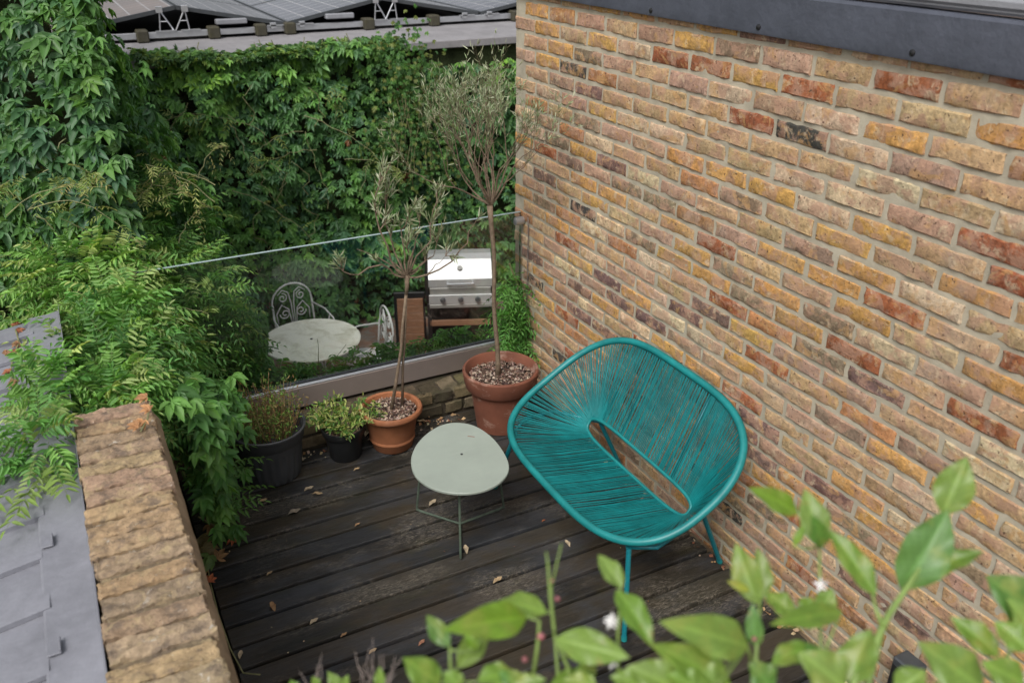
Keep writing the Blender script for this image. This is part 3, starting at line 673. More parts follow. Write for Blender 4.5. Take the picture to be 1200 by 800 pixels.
fb.build('foliage',M['wist'],t); mb=MB(); arc(mb,(-2.35,3.3,1.05),(-.25,-1,.1),.9,.004,.12); arc(mb,(-2.4,3.0,1.05),(-.4,-1,.1),.6,.003,.15); mb.build('stems',M['stem'],t)
t=thing('rusty_vine','small red brown withered vine on the lead roof at the left edge','vine',(-2.5,3.5,1.0))
fb=FB(); pts=[(-2.50,3.70,1.03),(-2.49,3.58,1.025),(-2.515,3.46,1.02),(-2.52,3.34,1.02),(-2.52,3.22,1.02)]
for q in pts:
    for s_ in range(2): fb.palmate(np.array([q])+rng.normal(size=(1,3))*.012,rng.normal(size=(1,3)),np.array([[0,-.3,1.]]),np.array([.034]),hue([(.30,.11,.05),(.26,.14,.07)],1))
fb.build('foliage',M['dry'],t); mb=MB(); mb.tube(pts,.003,5); mb.build('stem',M['stem'],t)
# creeper with five-fingered leaves at parapet end and hanging to the deck
CR=[(.11,.27,.06),(.085,.21,.055),(.15,.32,.07)]
t=thing('creeper_plant','five fingered creeper hanging from the parapet end down to the deck','climbing plant',(-1.95,3.2,0))
fb=FB()
def crp(p,sz,d=(0.3,-.5,-.7),n=(.3,-.5,.8),pal=CR): fb.palmate(np.array([p]),np.array([d])+rng.normal(size=(1,3))*.4,np.array([n])+rng.normal(size=(1,3))*.3,np.array([sz]),hue(pal,1))
for px,py,D in ((207,458,3.0),(222,470,3.0),(240,475,3.1),(200,470,2.95),(228,488,3.05),(244,500,3.1),(250,520,3.15),(238,508,3.1),(232,530,3.2),(250,548,3.3),(262,505,3.3),(256,470,3.3),(275,490,3.5),(280,470,3.6),(285,505,3.6),(228,515,3.1),(246,540,3.25),(215,452,3.05)): crp(PD(px,py,D),.088 if D<3.2 else .08)
for i in range(240):
    px=random.uniform(205,272); py=random.uniform(440,600); 
    if px>262 and py>515: continue
    if px< 200+ (py-440)*.2: continue
    crp(PD(px,py,random.uniform(3.35,3.75)),.075,pal=WD+CR)
for i in range(46):
    px=random.uniform(228,285); py=random.uniform(545,628)
    if px-228<(py-545)*.25: continue
    crp(P(px,py,2,random.uniform(.03,.25)),.07,pal=CR)
for px,py in ((238,640),(245,650),(232,630)): crp(P(px,py,2,.1),.085,pal=[(.12,.2,.06),(.3,.25,.12)])
for px,py in ((250,540),(262,545),(272,552),(258,575),(270,583),(280,590),(265,600),(245,560),(285,572),(268,525),(285,540)):
    fb.pinnate(P(px-12,py+2,2,.28),(.8,-.2,.25),.15,(.12,.235,.06),5,.042,.024,.3)
fb.build('foliage',M['wist'],t)
fr=FB()
for px,py,sz in ((246,615,.05),(262,624,.045),(275,630,.045),(254,606,.05),(240,665,.045),(245,682,.045),(249,648,.04),(255,655,.06)): fr.palmate(np.array([P(px,py,2,.06)]),rng.normal(size=(1,3)),np.array([[0,-.4,1.]]),np.array([sz]),hue([(.40,.12,.05),(.30,.18,.08),(.34,.2,.09)],1))
for px,py in ((172,465),(176,480),(168,492),(163,500)): fr.palmate(np.array([P(px,py,2,1.13)]),rng.normal(size=(1,3)),np.array([[0,-.4,1.]]),np.array([.04]),hue([(.40,.14,.06),(.42,.22,.1)],1))
fr.build('autumn_leaves',M['dry'],t,label='rust red autumn leaves among the green creeper')
mb=MB()
mb.tube([P(176,470,2,1.125),P(173,490,2,1.125),P(165,505,2,1.125)],.003,5)
mb.tube([P(232,605,2,.12),P(245,612,2,.08),P(262,622,2,.05),P(283,632,2,.02)],.0035,5)
mb.tube([P(238,630,2,.05),P(246,680,2,.03),P(256,720,2,.02),P(270,760,2,.02),P(285,788,2,.02),P(305,790,2,.02)],.003,5)
for i in range(6): arc(mb,PD(random.uniform(205,240),random.uniform(450,500),3.6),(.1,.3,-1),.35,.004,.1)
mb.build('stems',M['stem'],t)
# pointed-leaf growth beyond the glass, along the rail
t=thing('wisteria_hedge','row of wisteria leaves growing along the outside of the glass rail','climbing plant',(-1,4.35,.1))
fb=FB()
for i in range(420):
    x=random.uniform(-1.75,-.1); zt=.275+.07*max(0,-x-1.2)+.05*noise.noise(Vector((x*4,0,0)))
    p=(x,random.uniform(4.24,4.42),random.uniform(.14,zt)); fb.pinnate(p,(random.uniform(-1,1),random.uniform(-.8,.5),random.uniform(-.3,.25)),random.uniform(.07,.12),jit(random.choice(WD+WB[1:4]),.15),4,.036,.026,.35)
wist_cluster(fb,(-1.68,4.5,.25),(.18,.22,.30),110,WD+WB[2:4])
wist_cluster(fb,(-1.45,4.4,.10),(.22,.12,.12),50,WD+[(.2,.16,.06)],.13,.035)
fb.build('foliage',M['wist'],t)
mb=MB()
for i in range(10): arc(mb,(random.uniform(-1.8,-.3),4.3,.1),(random.uniform(-1,1),0,.4),.4,.004,.4)
mb.build('stems',M['stem'],t)
t=thing('wisteria','bright green wisteria growing in the corner between the big pot and brick wall','climbing plant',(-.05,4.15,.2))
fb=FB()
for i in range(230):
    px=random.uniform(588,648); py=random.uniform(328,415)
    if px>620 and py<345+ (px-620)*1.3: continue
    X=-.06-random.uniform(.0,.1); p=P(px,py,1,random.uniform(4.0,4.2)); p[0]=min(p[0],-.03)
    fb.pinnate(p,(random.uniform(-.9,.25),random.uniform(-.8,.1),random.uniform(-.3,.4)),random.uniform(.10,.17),jit(random.choice([(.12,.31,.06),(.16,.36,.08),(.09,.24,.05)]),.15),5,.034,.020,.35)
fb.build('foliage',M['wist'],t); mb=MB(); mb.tube([(-.03,4.16,.1),(-.05,4.12,.35),(-.04,4.1,.6),(-.1,4.1,.75)],.005,5); mb.build('stem',M['stem'],t)
# ---------------------------------------------------------------- pots
def chips(mb,c,r,z,n,pal,sz=.012):
    for i in range(n):
        a=random.uniform(0,2*PI); q=r*math.sqrt(random.random()); s=sz*random.uniform(.4,1.2); p=np.array([c[0]+q*math.cos(a),c[1]+q*math.sin(a),z+random.uniform(0,.008)])
        u=rng.normal(size=3); u[2]*=.4; u/=np.linalg.norm(u); v=np.cross(u,[0,0,1.])+rng.normal(size=3)*.3; v/=np.linalg.norm(v); n_=np.cross(u,v)
        vs=[p+u*s,p+v*s*.5,p-u*s,p-v*s*.5,p+n_*s*.25]; mb.add(vs,[(0,1,4),(1,2,4),(2,3,4),(3,0,4),(3,2,1,0)],jit(random.choice(pal),.2))
CH=[(.10,.05,.035),(.17,.10,.07),(.30,.21,.16),(.06,.035,.028),(.42,.33,.26)]
def pot(name,label,c,R,H,rb,mat,prof,soilz,chipn,cat='plant pot',rib=None,n=64):
    t=thing(name,label,cat,c); s=MB().lathe(prof,n,c,rib=rib).build('body',mat,t,smooth='auto')
    m=MB(); ri=R*.86; m.lathe([(0.0001,soilz+.006),(ri*.5,soilz+.004),(ri,soilz-.002)],32,c); m.build('soil_bed',M['soil'],t,smooth=True)
    m=MB(); chips(m,c,ri*.98,c[2]+soilz+.004,chipn,CH); o=m.build('bark_mulch',M['chips'],t); o['kind']='stuff'
    return t
c=(-.355,3.70,0); R=.200; H=.335
bp=pot('terracotta_pot','large aged terracotta pot with whitish bloom on its rim, holding the tall olive',c,R,H,.135,M['terra'],
 [(.0,.0),(.128,0),(.132,.004),(.160,.22),(.163,.245),(.186,.247),(.190,.252),(.203,.325),(.203,.338),(.198,.345),(.190,.345),(.184,.338),(.172,.28),(.16,.25),(.0001,.25)],H-.045,1500)
c2=(-.953,3.775,0)
tp=pot('terracotta_pot','medium orange terracotta pot with rolled rim and a thin raised band near its foot',c2,.155,.235,.10,M['terra2'],
 [(0,0),(.100,0),(.104,.004),(.113,.045),(.119,.052),(.119,.060),(.116,.066),(.134,.17),(.140,.178),(.143,.190),(.156,.196),(.164,.207),(.165,.218),(.160,.228),(.150,.232),(.141,.226),(.134,.19),(.0001,.19)],.198,1000)
c3=(-1.205,3.79,0)
kp=pot('plant_pot','small black plastic pot with a yellow green leafy plant',c3,.108,.17,.08,M['blackplastic'],
 [(0,0),(.078,0),(.080,.004),(.096,.135),(.104,.137),(.108,.142),(.111,.17),(.110,.176),(.106,.178),(.102,.172),(.098,.14),(.0001,.14)],.145,400)
c4=(-1.573,3.80,0)
gp=pot('plant_pot','large dark grey ribbed plastic pot with withered brownish plant',c4,.18,.27,.13,M['greyplastic'],
 [(0,0),(.128,0),(.134,.006),(.140,.05),(.150,.15),(.155,.205),(.163,.208),(.168,.214),(.176,.262),(.183,.268),(.183,.276),(.178,.28),(.171,.276),(.167,.262),(.155,.17),(.0001,.17)],.185,400,rib=(3,5,.0022),n=96)
m=MB(); m.lathe([(.138,.222),(.142,.226),(.138,.230)],48,c4); m.tube([(c4[0]-.14,c4[1]-.02,.225),(c4[0]-.10,c4[1]-.09,.235),(c4[0]-.06,c4[1]-.12,.225)],.004,6); m.tube([(c4[0]+.09,c4[1]+.05,.235),(c4[0]+.125,c4[1]-.02,.25),(c4[0]+.14,c4[1]-.06,.235)],.004,6); m.build('inner_ring',M['greyplastic'],gp,smooth='auto')
# withered plant
t=thing('withered_plant','half dead bushy herb with reddish brown and green stems in the grey pot','plant',(c4[0],c4[1],.19)); mb=MB(); fb=FB()
for i in range(300):
    a=random.uniform(0,2*PI); q=.125*math.sqrt(random.random()); b0=np.array([c4[0]+q*math.cos(a)*.9,c4[1]+q*math.sin(a)*.9,.19]); d=np.array([math.cos(a)*q*2.2+random.uniform(-.25,.25),math.sin(a)*q*2.2+random.uniform(-.25,.25),1]); Ls=random.uniform(.10,.27)
    pts=[b0+d*Ls*k/4+rng.normal(size=3)*.006 for k in range(5)]; mb.tube(pts,[.0018,.0017,.0015,.0012,.0008],3,col=jit(random.choice([(.20,.10,.05),(.25,.15,.07),(.14,.13,.05),(.30,.20,.10)]),.2),cap=False)
    n_=7; pp_=np.array([pts[random.randint(1,4)]+rng.normal(size=3)*.007 for _ in range(n_)]); fb.leaflets(pp_,rng.normal(size=(n_,3))+np.array([0,0,.6]),rng.normal(size=(n_,3)),.022,.013,hue([(.20,.12,.035),(.18,.21,.045),(.11,.21,.035),(.26,.19,.07),(.15,.28,.045),(.12,.24,.04)],n_))
mb.build('stems',M['dry'],t); fb.build('foliage',M['dry'],t)
# variegated plant
t=thing('leafy_plant','bushy small leaved plant with yellow edged leaves in the black pot','plant',(c3[0],c3[1],.15)); mb=MB(); fb=FB()
for i in range(64):
    a=random.uniform(0,2*PI); q=.06*math.sqrt(random.random()); b0=np.array([c3[0]+q*math.cos(a),c3[1]+q*math.sin(a),.15]); d=np.array([math.cos(a)*random.uniform(.2,1.1),math.sin(a)*random.uniform(.1,.8),random.uniform(.5,1.2)]); d/=np.linalg.norm(d); Ls=random.uniform(.10,.205)
    pts=[b0+d*Ls*k/4-np.array([0,0,1])*.25*(Ls*k/4)**2/.2+rng.normal(size=3)*.004 for k in range(5)]; mb.tube(pts,[.0018,.0016,.0013,.001,.0008],4,cap=False)
    for j in range(2,5):
        n_=5; pp_=pts[j]+rng.normal(size=(n_,3))*.006; dd=rng.normal(size=(n_,3)); fb.leaflets(pp_,dd+d*.8,np.array([0,-.2,1])+rng.normal(size=(n_,3))*.4,.030,.022,hue([(.38,.42,.13),(.24,.36,.08),(.14,.27,.06),(.45,.45,.18),(.10,.21,.05)],n_))
mb.build('stems',M['stem'],t); fb.build('foliage',M['wist'],t)
# ---------------------------------------------------------------- olive trees
def grow(mb,fb,p,d,L_,r,depth,maxd,up=.3,spread=.55,leafsz=.035,pal=None,lf=6,nb=(2,3),tips=None,kink=.18):
    nseg=4; pts=[np.array(p,float)]; d=np.array(d,float); d/=np.linalg.norm(d)
    for k in range(nseg):
        d=d+rng.normal(size=3)*kink/ nseg**.5+np.array([0,0,up])/nseg; d/=np.linalg.norm(d); pts.append(pts[-1]+d*L_/nseg)
    r1=r*.62; mb.tube(pts,[r+(r1-r)*k/nseg for k in range(nseg+1)],6 if r>.004 else 4,cap=False)
    if depth>=1:
        n_=int(lf*(1.1 if depth==maxd else .9))
        for k in range(n_):
            q=pts[0]+(pts[-1]-pts[0])*random.uniform(.25,1.05); 
            fb.leaflets(q+rng.normal(size=3)*.003,d*1.1+rng.normal(size=3)*.55,rng.normal(size=3),leafsz*random.uniform(.7,1.2),leafsz*.3,hue(pal,1),droop=.03)
    if depth<maxd:
        for k in range(random.randint(*nb)):
            a=random.uniform(0,2*PI); s=random.uniform(.5,1)*spread; ax=np.array([math.cos(a),math.sin(a),0]); dd=d*1.0+ax*s
            t_=random.uniform(.55,1); q=pts[0]+(pts[-1]-pts[0])*t_ if k else pts[-1]
            grow(mb,fb,q,dd,L_*random.uniform(.6,.88),r1*.85,depth+1,maxd,up,spread,leafsz,pal,lf,nb,None,kink)
OL=[(.29,.33,.20),(.22,.28,.14),(.38,.41,.28),(.28,.29,.17),(.19,.26,.12)]
t=thing('olive_tree','tall standard olive tree with airy grey green crown beside the brick wall','tree',(c[0],c[1],.29))
mb=MB(); b0=np.array([-.362,3.72,.27]); tt=np.array([-.395,3.72,1.235])
tr=[b0+(tt-b0)*k/10+np.array([.006*math.sin(k*1.1),0,0]) for k in range(11)]; mb.tube(tr,[.017,.0135,.012,.0115,.011,.0105,.0105,.0105,.011,.012,.015],10); mb.build('trunk',M['bark'],t,smooth=True)
mb=MB(); fb=FB()
random.seed(21)
dirs=[(-.75,.1,.3),(.30,-.1,.6),(-.35,-.3,.8),(.25,.3,.8),(.05,-.05,1),(-.55,.3,.6),(.3,-.35,.7),(-.15,.4,.9),(-.62,-.2,.7),(.1,.1,1.2),(-.3,.1,1),(-.05,-.4,.7),(-.6,-.1,.9)]
for d in dirs: grow(mb,fb,tt,d,.225,.0052,0,4,up=.42,spread=.46,leafsz=.034,pal=OL,lf=3,nb=(2,3),kink=.28)
mb.build('branches',M['bark'],t); fb.build('foliage',M['olive'],t)
t=thing('olive_tree','small sparse olive with two stems and silvery leaf tufts in the orange pot','tree',(c2[0],c2[1],.2))
mb=MB(); b1=P(458,468,1,3.78); b2=P(471,466,1,3.80); 
b1[2]=.2; b2[2]=.2; ft=P(476,345,1,3.79); ft2=P(477,322,1,3.79)
mb.tube([b1,b1+(P(470,410,1,3.785)-b1)*.5,P(470,410,1,3.785),P(472,380,1,3.79),ft],[.010,.009,.008,.008,.008],8)
mb.tube([b2,P(472,430,1,3.80),P(474,405,1,3.80),P(475,380,1,3.795),ft],[.008,.007,.0065,.0065,.007],8)
mb.tube([ft,P(477,335,1,3.79),ft2],[.009,.011,.015],8); mb.build('trunk',M['bark'],t,smooth=True)
mb=MB(); fb=FB(); random.seed(33)
def branch(pts,r0,tuft=6,sz=.05):
    q=[P(x,y,1,Y) for x,y,Y in pts]; sm=[]
    for a,b in zip(q[:-1],q[1:]): sm+= [a,a+(b-a)*.5+rng.normal(size=3)*.006]
    sm.append(q[-1]); n_=len(sm); mb.tube(sm,[r0*(1-.65*k/(n_-1)) for k in range(n_)],6,cap=False)
    d=q[-1]-q[-2]; d/=np.linalg.norm(d)
    for tn in range(tuft):
        a=random.choice(sm[len(sm)//2:]) if tn>1 else sm[-1]
        dd=d*.7+np.array([0,0,.6])+rng.normal(size=3)*.4; dd/=np.linalg.norm(dd); ln=random.uniform(.04,.11); e=a+dd*ln; mb.tube([a,(a+e)/2+rng.normal(size=3)*.004,e],[.0022,.0018,.0012],4,cap=False)
        for k in range(9):
            qn=a+(e-a)*random.uniform(.3,1.05); fb.leaflets(qn,dd*1.2+rng.normal(size=3)*.5,rng.normal(size=3),sz*random.uniform(.6,1.2),sz*.34,hue(OL,1),droop=.03)
Y0=3.79
branch([(477,325,Y0),(462,322,Y0),(448,310,3.76),(420,322,3.74),(402,318,3.72)],.006,5)
branch([(477,325,Y0),(458,305,Y0),(445,270,3.78),(438,235,3.78),(447,212,3.78)],.006,11)
branch([(477,325,Y0),(462,295,3.83),(452,262,3.84),(452,225,3.84)],.005,10)
branch([(477,325,Y0),(475,300,Y0),(470,270,Y0),(478,255,Y0)],.005,7)
branch([(477,325,Y0),(488,300,3.76),(505,282,3.74),(508,245,3.72),(512,232,3.72)],.005,9)
branch([(477,325,Y0),(492,310,3.8),(508,300,3.8),(512,285,3.8)],.004,7)
branch([(477,325,Y0),(500,322,3.74),(530,306,3.72),(548,285,3.72),(556,262,3.72)],.0055,1)
branch([(500,322,3.74),(510,310,3.72),(522,300,3.7)],.003,5)
branch([(477,325,Y0),(480,305,3.7),(476,290,3.68)],.004,5)
branch([(477,325,Y0),(465,315,3.85),(440,300,3.88),(418,292,3.9)],.004,0)
branch([(477,325,Y0),(486,290,3.85),(492,270,3.86),(492,255,3.86)],.004,5)
for i in range(24):
    a=rng.normal(size=3); a[2]=abs(a[2]); e=ft2+a/np.linalg.norm(a)*random.uniform(.05,.16); mb.tube([ft2,(ft2+e)/2+rng.normal(size=3)*.01,e],[.003,.002,.001],4,cap=False)
mb.build('branches',M['bark'],t); fb.build('foliage',M['olive'],t)
# ---------------------------------------------------------------- side table
t=thing('side_table','pale sage green metal side table with rounded triangular top','side table',(-.93,2.96,0))
ol=np.array([[-1.137,3.0],[-1.099,3.072],[-1.048,3.132],[-0.979,3.186],[-0.91,3.216],[-0.853,3.215],[-0.814,3.195],[-0.774,3.156],[-0.748,3.087],[-0.737,2.991],[-0.745,2.891],[-0.762,2.809],[-0.786,2.756],[-0.819,2.718],[-0.871,2.684],[-0.931,2.67],[-0.981,2.673],[-1.033,2.69],[-1.085,2.726],[-1.13,2.779],[-1.156,2.86],[-1.157,2.922]])
for _ in range(2):
    nx_=np.roll(ol,-1,0); ol=np.stack([.75*ol+.25*nx_,.25*ol+.75*nx_],1).reshape(-1,2)
cc=ol.mean(0); vs=[];fs=[]; ztop=.41; m_=len(ol)
rings=[(.985,ztop-.012),(.996,ztop-.011),(1,ztop-.006),(.997,ztop-.002),(.988,ztop),(.3,ztop),(.05,ztop)]
for s_,z in rings:
    for q in ol: vs.append((*(cc+(q-cc)*s_),z))
for i in range(len(rings)-1):
    for k in range(m_): fs.append((i*m_+k,i*m_+(k+1)%m_,(i+1)*m_+(k+1)%m_,(i+1)*m_+k))
fs=[tuple(reversed(f)) for f in fs]
fs.append(tuple(range(m_))); fs.append(tuple(reversed(range((len(rings)-1)*m_,len(rings)*m_))))
MB().add(vs,fs).build('table_top',M['sage'],t,smooth='auto')
sc=MB(); q0=P(548,511,2,ztop+.0006); q1=P(556,512,2,ztop+.0006); sc.add([q0,q1,q1+np.array([.003,.004,0]),q0+np.array([.002,.004,0])],[(0,1,2,3)],(.3,.12,.09)); sc.build('rust_scratch',M['dry'],t)
h=P(541,532,2,ztop); MB().lathe([(.0055,0),(.0058,.0012),(.0001,.0014)],16,(h[0],h[1],ztop)).build('centre_hole',M['black'],t)
mb=MB(); J=np.array([-.9216,2.985,.016])
F=[np.array([-1.0125,2.775,.008]),np.array([-1.0542,3.177,.008]),np.array([-.6863,3.011,.008])]
for f_ in F:
    mb=MB(); topp=cc+(f_[:2]-cc)*.80; mb.tube([J,J+(f_-J)*.9,f_+np.array([0,0,.004])],.0055,8); mb.build('base_arm',M['sageleg'],t,smooth='auto')
    mb=MB(); mb.tube([f_,f_+np.array([0,0,.02]),(topp[0],topp[1],ztop-.03),(topp[0]*.9+cc[0]*.1,topp[1]*.9+cc[1]*.1,ztop-.016)],.0055,8); mb.build('leg',M['sageleg'],t,smooth='auto')
# ---------------------------------------------------------------- loveseat
YC=2.62
bench=thing('loveseat','teal cord and metal two seat garden bench with an open slot between seat and back','bench',(-.35,YC,0))
pr_=(.585,3.6165,-.6804,.3802,-.3201,.473,-.0123,.7667,2.5575)
def supe(th,n1,n2):
    c_,s_=math.cos(th),math.sin(th); return math.copysign(abs(c_)**(2/n1),c_),math.copysign(abs(s_)**(2/n2),s_)
def rimf(th):
    a,n1,xf,zf,xm,zm,xb,zb,n2=pr_; u,v=supe(th,n1,n2); w=(v+1)/2
    return np.array([(1-w)**2*xf+2*w*(1-w)*xm+w*w*xb-.01*w,YC+a*u,(1-w)**2*zf+2*w*(1-w)*zm+w*w*zb])
def innf(th):
    u,v=supe(th,5.0,3.0); w=(v+1)/2
    return np.array([-.255+(.058)*w,2.635+.385*u,.298+.085*w - .012*math.sin(PI*w)*0])
def resample(fn,n,lo=0,hi=2*PI,close=True):
    T=np.linspace(lo,hi,4001); Q=np.array([fn(x) for x in T]); s_=np.concatenate([[0],np.cumsum(np.linalg.norm(np.diff(Q,axis=0),axis=1))])
    g=np.linspace(0,s_[-1],n,endpoint=not close); return np.stack([np.interp(g,s_,Q[:,i]) for i in range(3)],1)
RP=resample(rimf,1300)
mb=MB(); mb.tube(RP,[.0165 if i%2 else .0150 for i in range(len(RP))],10,closed=True); mb.build('rim',M['tealrim'],bench,smooth=True)
IP=resample(innf,500); mb=MB(); mb.tube(IP,[.0085 if i%2 else .0075 for i in range(len(IP))],8,closed=True); mb.build('slot_ring',M['tealrim'],bench,smooth=True)
# cords: parallel over the middle, fanned round both ends
U=.335
def arcs(fn,yc):
    Q=resample(fn,3000); return Q
RQ=resample(rimf,4000); IQ=resample(innf,4000)
def section(Q,test): 
    idx=[i for i in range(len(Q)) if test(Q[i])]; return Q[idx]
def front(Q,mid): q=Q[(abs(Q[:,1]-YC)<U)&(Q[:,2]<mid)]; return q[np.argsort(q[:,1])]
def back(Q,mid): q=Q[(abs(Q[:,1]-YC)<U)&(Q[:,2]>=mid)]; return q[np.argsort(q[:,1])]
def endarc(Q,side,cz):
    q=Q[(side*(Q[:,1]-YC)>=U)]; c_=np.array([0,0]); 
    ang=np.arctan2(q[:,2]-cz,(side*(q[:,1]-YC))-U+1e-3); return q[np.argsort(q[:,2])]
def pick(Q,t):
    s_=np.concatenate([[0],np.cumsum(np.linalg.norm(np.diff(Q,axis=0),axis=1))]); g=t*s_[-1]; return np.array([np.interp(g,s_,Q[:,i]) for i in range(3)])
seat=MB(); backm=MB()
def cord(mb,a,b,r=.0027):
    m1=(a+b)/2; d=np.linalg.norm(b-a); sg=np.array([0,0,-1])*d*.012+rng.normal(size=3)*.0012
    mb.tube([a,m1+sg,b],r,5,cap=False)
rf_,rb_=front(RQ,.5),back(RQ,.5); if_,ib_=front(IQ,.34),back(IQ,.34)
nf=84
for i in range(nf):
    t_=(i+.5+random.uniform(-.42,.42))/nf; cord(seat,pick(rf_,t_),pick(if_,min(1,max(0,t_+random.uniform(-.004,.004)))))
nbk=84
for i in range(nbk):
    t_=(i+.5+random.uniform(-.42,.42))/nbk
    cord(backm,pick(rb_,t_),pick(ib_,min(1,max(0,t_+random.uniform(-.005,.005)))))
for side in (-1,1):
    re=endarc(RQ,side,.55); ie=endarc(IQ,side,.34); ne=80
    for i in range(ne):
        t_=(i+.5+random.uniform(-.35,.35))/ne; cord(seat if t_<.42 else backm,pick(re,t_),pick(ie,t_))
seat.build('seat_cords',M['teal'],bench,smooth=True); backm.build('back_cords',M['teal'],bench,smooth=True)
for yy in (-.19,.19):
    mb=MB(); a=pick(rb_,.5+yy/.67); b=pick(ib_,.5+yy/.67); off=np.array([.012,0,-.006]); mb.tube([a+off,b+off],.006,8); mb.build('back_rod',M['tealleg'],bench,smooth=True)
for yy in (-.19,.19):
    mb=MB(); a=pick(rf_,.5+yy/.67); b=pick(if_,.5+yy/.67); off=np.array([0,0,-.012]); mb.tube([a+off,b+off],.006,8); mb.build('seat_rod',M['tealleg'],bench,smooth=True)
for s_ in (-1,1):
    mb=MB(); mb.tube([(-.595,YC+s_*.46,.362),(-.50,YC+s_*.525,.372),(-.36,YC+s_*.50,.385),(-.17,YC+s_*.385,.335),(-.10,YC+s_*.36,.50)],.009,8); mb.build('under_frame',M['tealleg'],bench,smooth=True)
for a,b in (((-.595,2.14,.370),(-.645,2.06,0)),((-.600,3.06,.370),(-.645,3.18,0)),((-.17,2.235,.33),(-.022,2.25,0)),((-.17,3.005,.33),(-.022,2.99,0))):
    mb=MB(); mb.tube([a,b],.0105,10); l_=mb.build('leg',M['tealleg'],bench,smooth='auto')
    f=MB(); bb=np.array(b); dd=(np.array(a)-bb); dd/=np.linalg.norm(dd); f.tube([bb+np.array([0,0,.0]),bb+dd*.018],.0122,10); fo=f.build('foot_cap',M['tealrim'],l_); fo.location=(0,0,0)
# ---------------------------------------------------------------- bistro set on the lower patio
GZ=-1.4
tc=PD(365,397,7.3)
t=thing('bistro_table','round cream metal bistro table stained and worn on the lower patio','table',(tc[0],tc[1],GZ))
zt=tc[2]
MB().lathe([(.0001,zt-GZ-.02),(.39,zt-GZ-.02),(.4,zt-GZ-.018),(.403,zt-GZ-.006),(.398,zt-GZ+.001),(.385,zt-GZ-.001),(.0001,zt-GZ-.0005)],64,(tc[0],tc[1],GZ)).build('table_top',M['cream'],t,smooth='auto')
MB().lathe([(.012,0),(.012,.002),(.0001,.0022)],12,(tc[0],tc[1],zt)).build('parasol_hole',M['black'],t)
for k in range(4):
    a=PI/4+k*PI/2; mb=MB(); q=np.array([math.cos(a),math.sin(a),0]); c0=np.array([tc[0],tc[1],0]); mb.tube([c0+q*.12+np.array([0,0,zt-.02]),c0+q*.10+np.array([0,0,zt-.25]),c0+q*.2+np.array([0,0,GZ+.25]),c0+q*.34+np.array([0,0,GZ])],.011,8); mb.build('leg',M['whitemetal'],t,smooth=True)
def make_chair():
    t=thing('garden_chair','','chair',(0,0,0)); sh=.45
    def pb(mb,name,mat=M['whitemetal'],sm=True): o=mb.build(name,mat,None,smooth=sm); o.parent=t; return o
    pb(MB().lathe([(.0001,sh-.012),(.19,sh-.012),(.20,sh-.006),(.20,sh+.004),(.19,sh+.008),(.0001,sh+.004)],40),'seat',sm='auto')
    mb=MB(); W=.185; pts=[(-W,.19,sh)]+[(-W,.20,sh+.1),(-W,.215,sh+.25)]
    for k in range(13): a=PI-PI*k/12; pts.append((W*math.cos(a),.225,sh+.27+.17*math.sin(a)))
    pts+=[(W,.215,sh+.25),(W,.20,sh+.1),(W,.19,sh)]; mb.tube(pts,.009,8); pb(mb,'back_frame')
    mb=MB()
    def spiral(cx,cz,r,turns,dirn,a0):
        pp=[]; n_=26
        for k in range(n_+1):
            f_=k/n_; rr=r*(1-.8*f_); a=a0+dirn*turns*2*PI*f_; pp.append((cx+rr*math.cos(a),.222,cz+rr*math.sin(a)))
        mb.tube(pp,.006,6)
    for s_ in (-1,1):
        mb.tube([(s_*.008,.205,sh+.03),(s_*.012,.215,sh+.25),(s_*.03,.222,sh+.36),(s_*.08,.225,sh+.39),(s_*.13,.222,sh+.35)],.006,6)
        spiral(s_*.085,sh+.315,.045,1.4,s_,PI/2); spiral(s_*.075,sh+.16,.05,1.4,-s_,-PI/2*0+ (0 if s_>0 else PI)); mb.tube([(s_*.02,.21,sh+.05),(s_*.04,.218,sh+.2),(s_*.10,.222,sh+.25),(s_*.155,.22,sh+.17),(s_*.15,.21,sh+.08)],.006,6)
    pb(mb,'back_scrolls')
    for s_ in (-1,1):
        mb=MB(); mb.tube([(s_*.185,.21,sh+.22),(s_*.24,.05,sh+.20),(s_*.245,-.12,sh+.17),(s_*.24,-.17,sh+.13),(s_*.23,-.13,sh+.09),(s_*.235,-.09,sh+.12)],.008,8); mb.tube([(s_*.243,-.05,sh+.18),(s_*.20,-.03,sh+.0)],.007,6); pb(mb,'armrest')
        for yy in (-.14,.16):
            mb=MB(); mb.tube([(s_*.13,yy*.9,sh-.01),(s_*.17,yy*1.2,.2),(s_*.21,yy*1.5,0)],.009,8); pb(mb,'leg')
    return t
ch=make_chair()
spots=[(PD(346,352,8.0),0.0,'white scrolled metal chair behind the bistro table, its arched back rising over the tabletop'),
       (np.array([tc[0]+.42,tc[1]-.02,0]),-1.62,'white scrolled metal chair to the right of the bistro table, beside the barbecue'),
       (np.array([tc[0]-.45,tc[1]-.42,0]),2.3,'white metal chair mostly hidden in front of the bistro table at left')]
for i,(p,rz,lab) in enumerate(spots):
    o=ch if i==0 else copy_tree(ch)
    o.location=(p[0],p[1]-(.2 if i==0 else 0),GZ); o.rotation_euler=(0,0,rz if i else .12); tag(o,lab,'chair','white scrolled chairs round the bistro table')
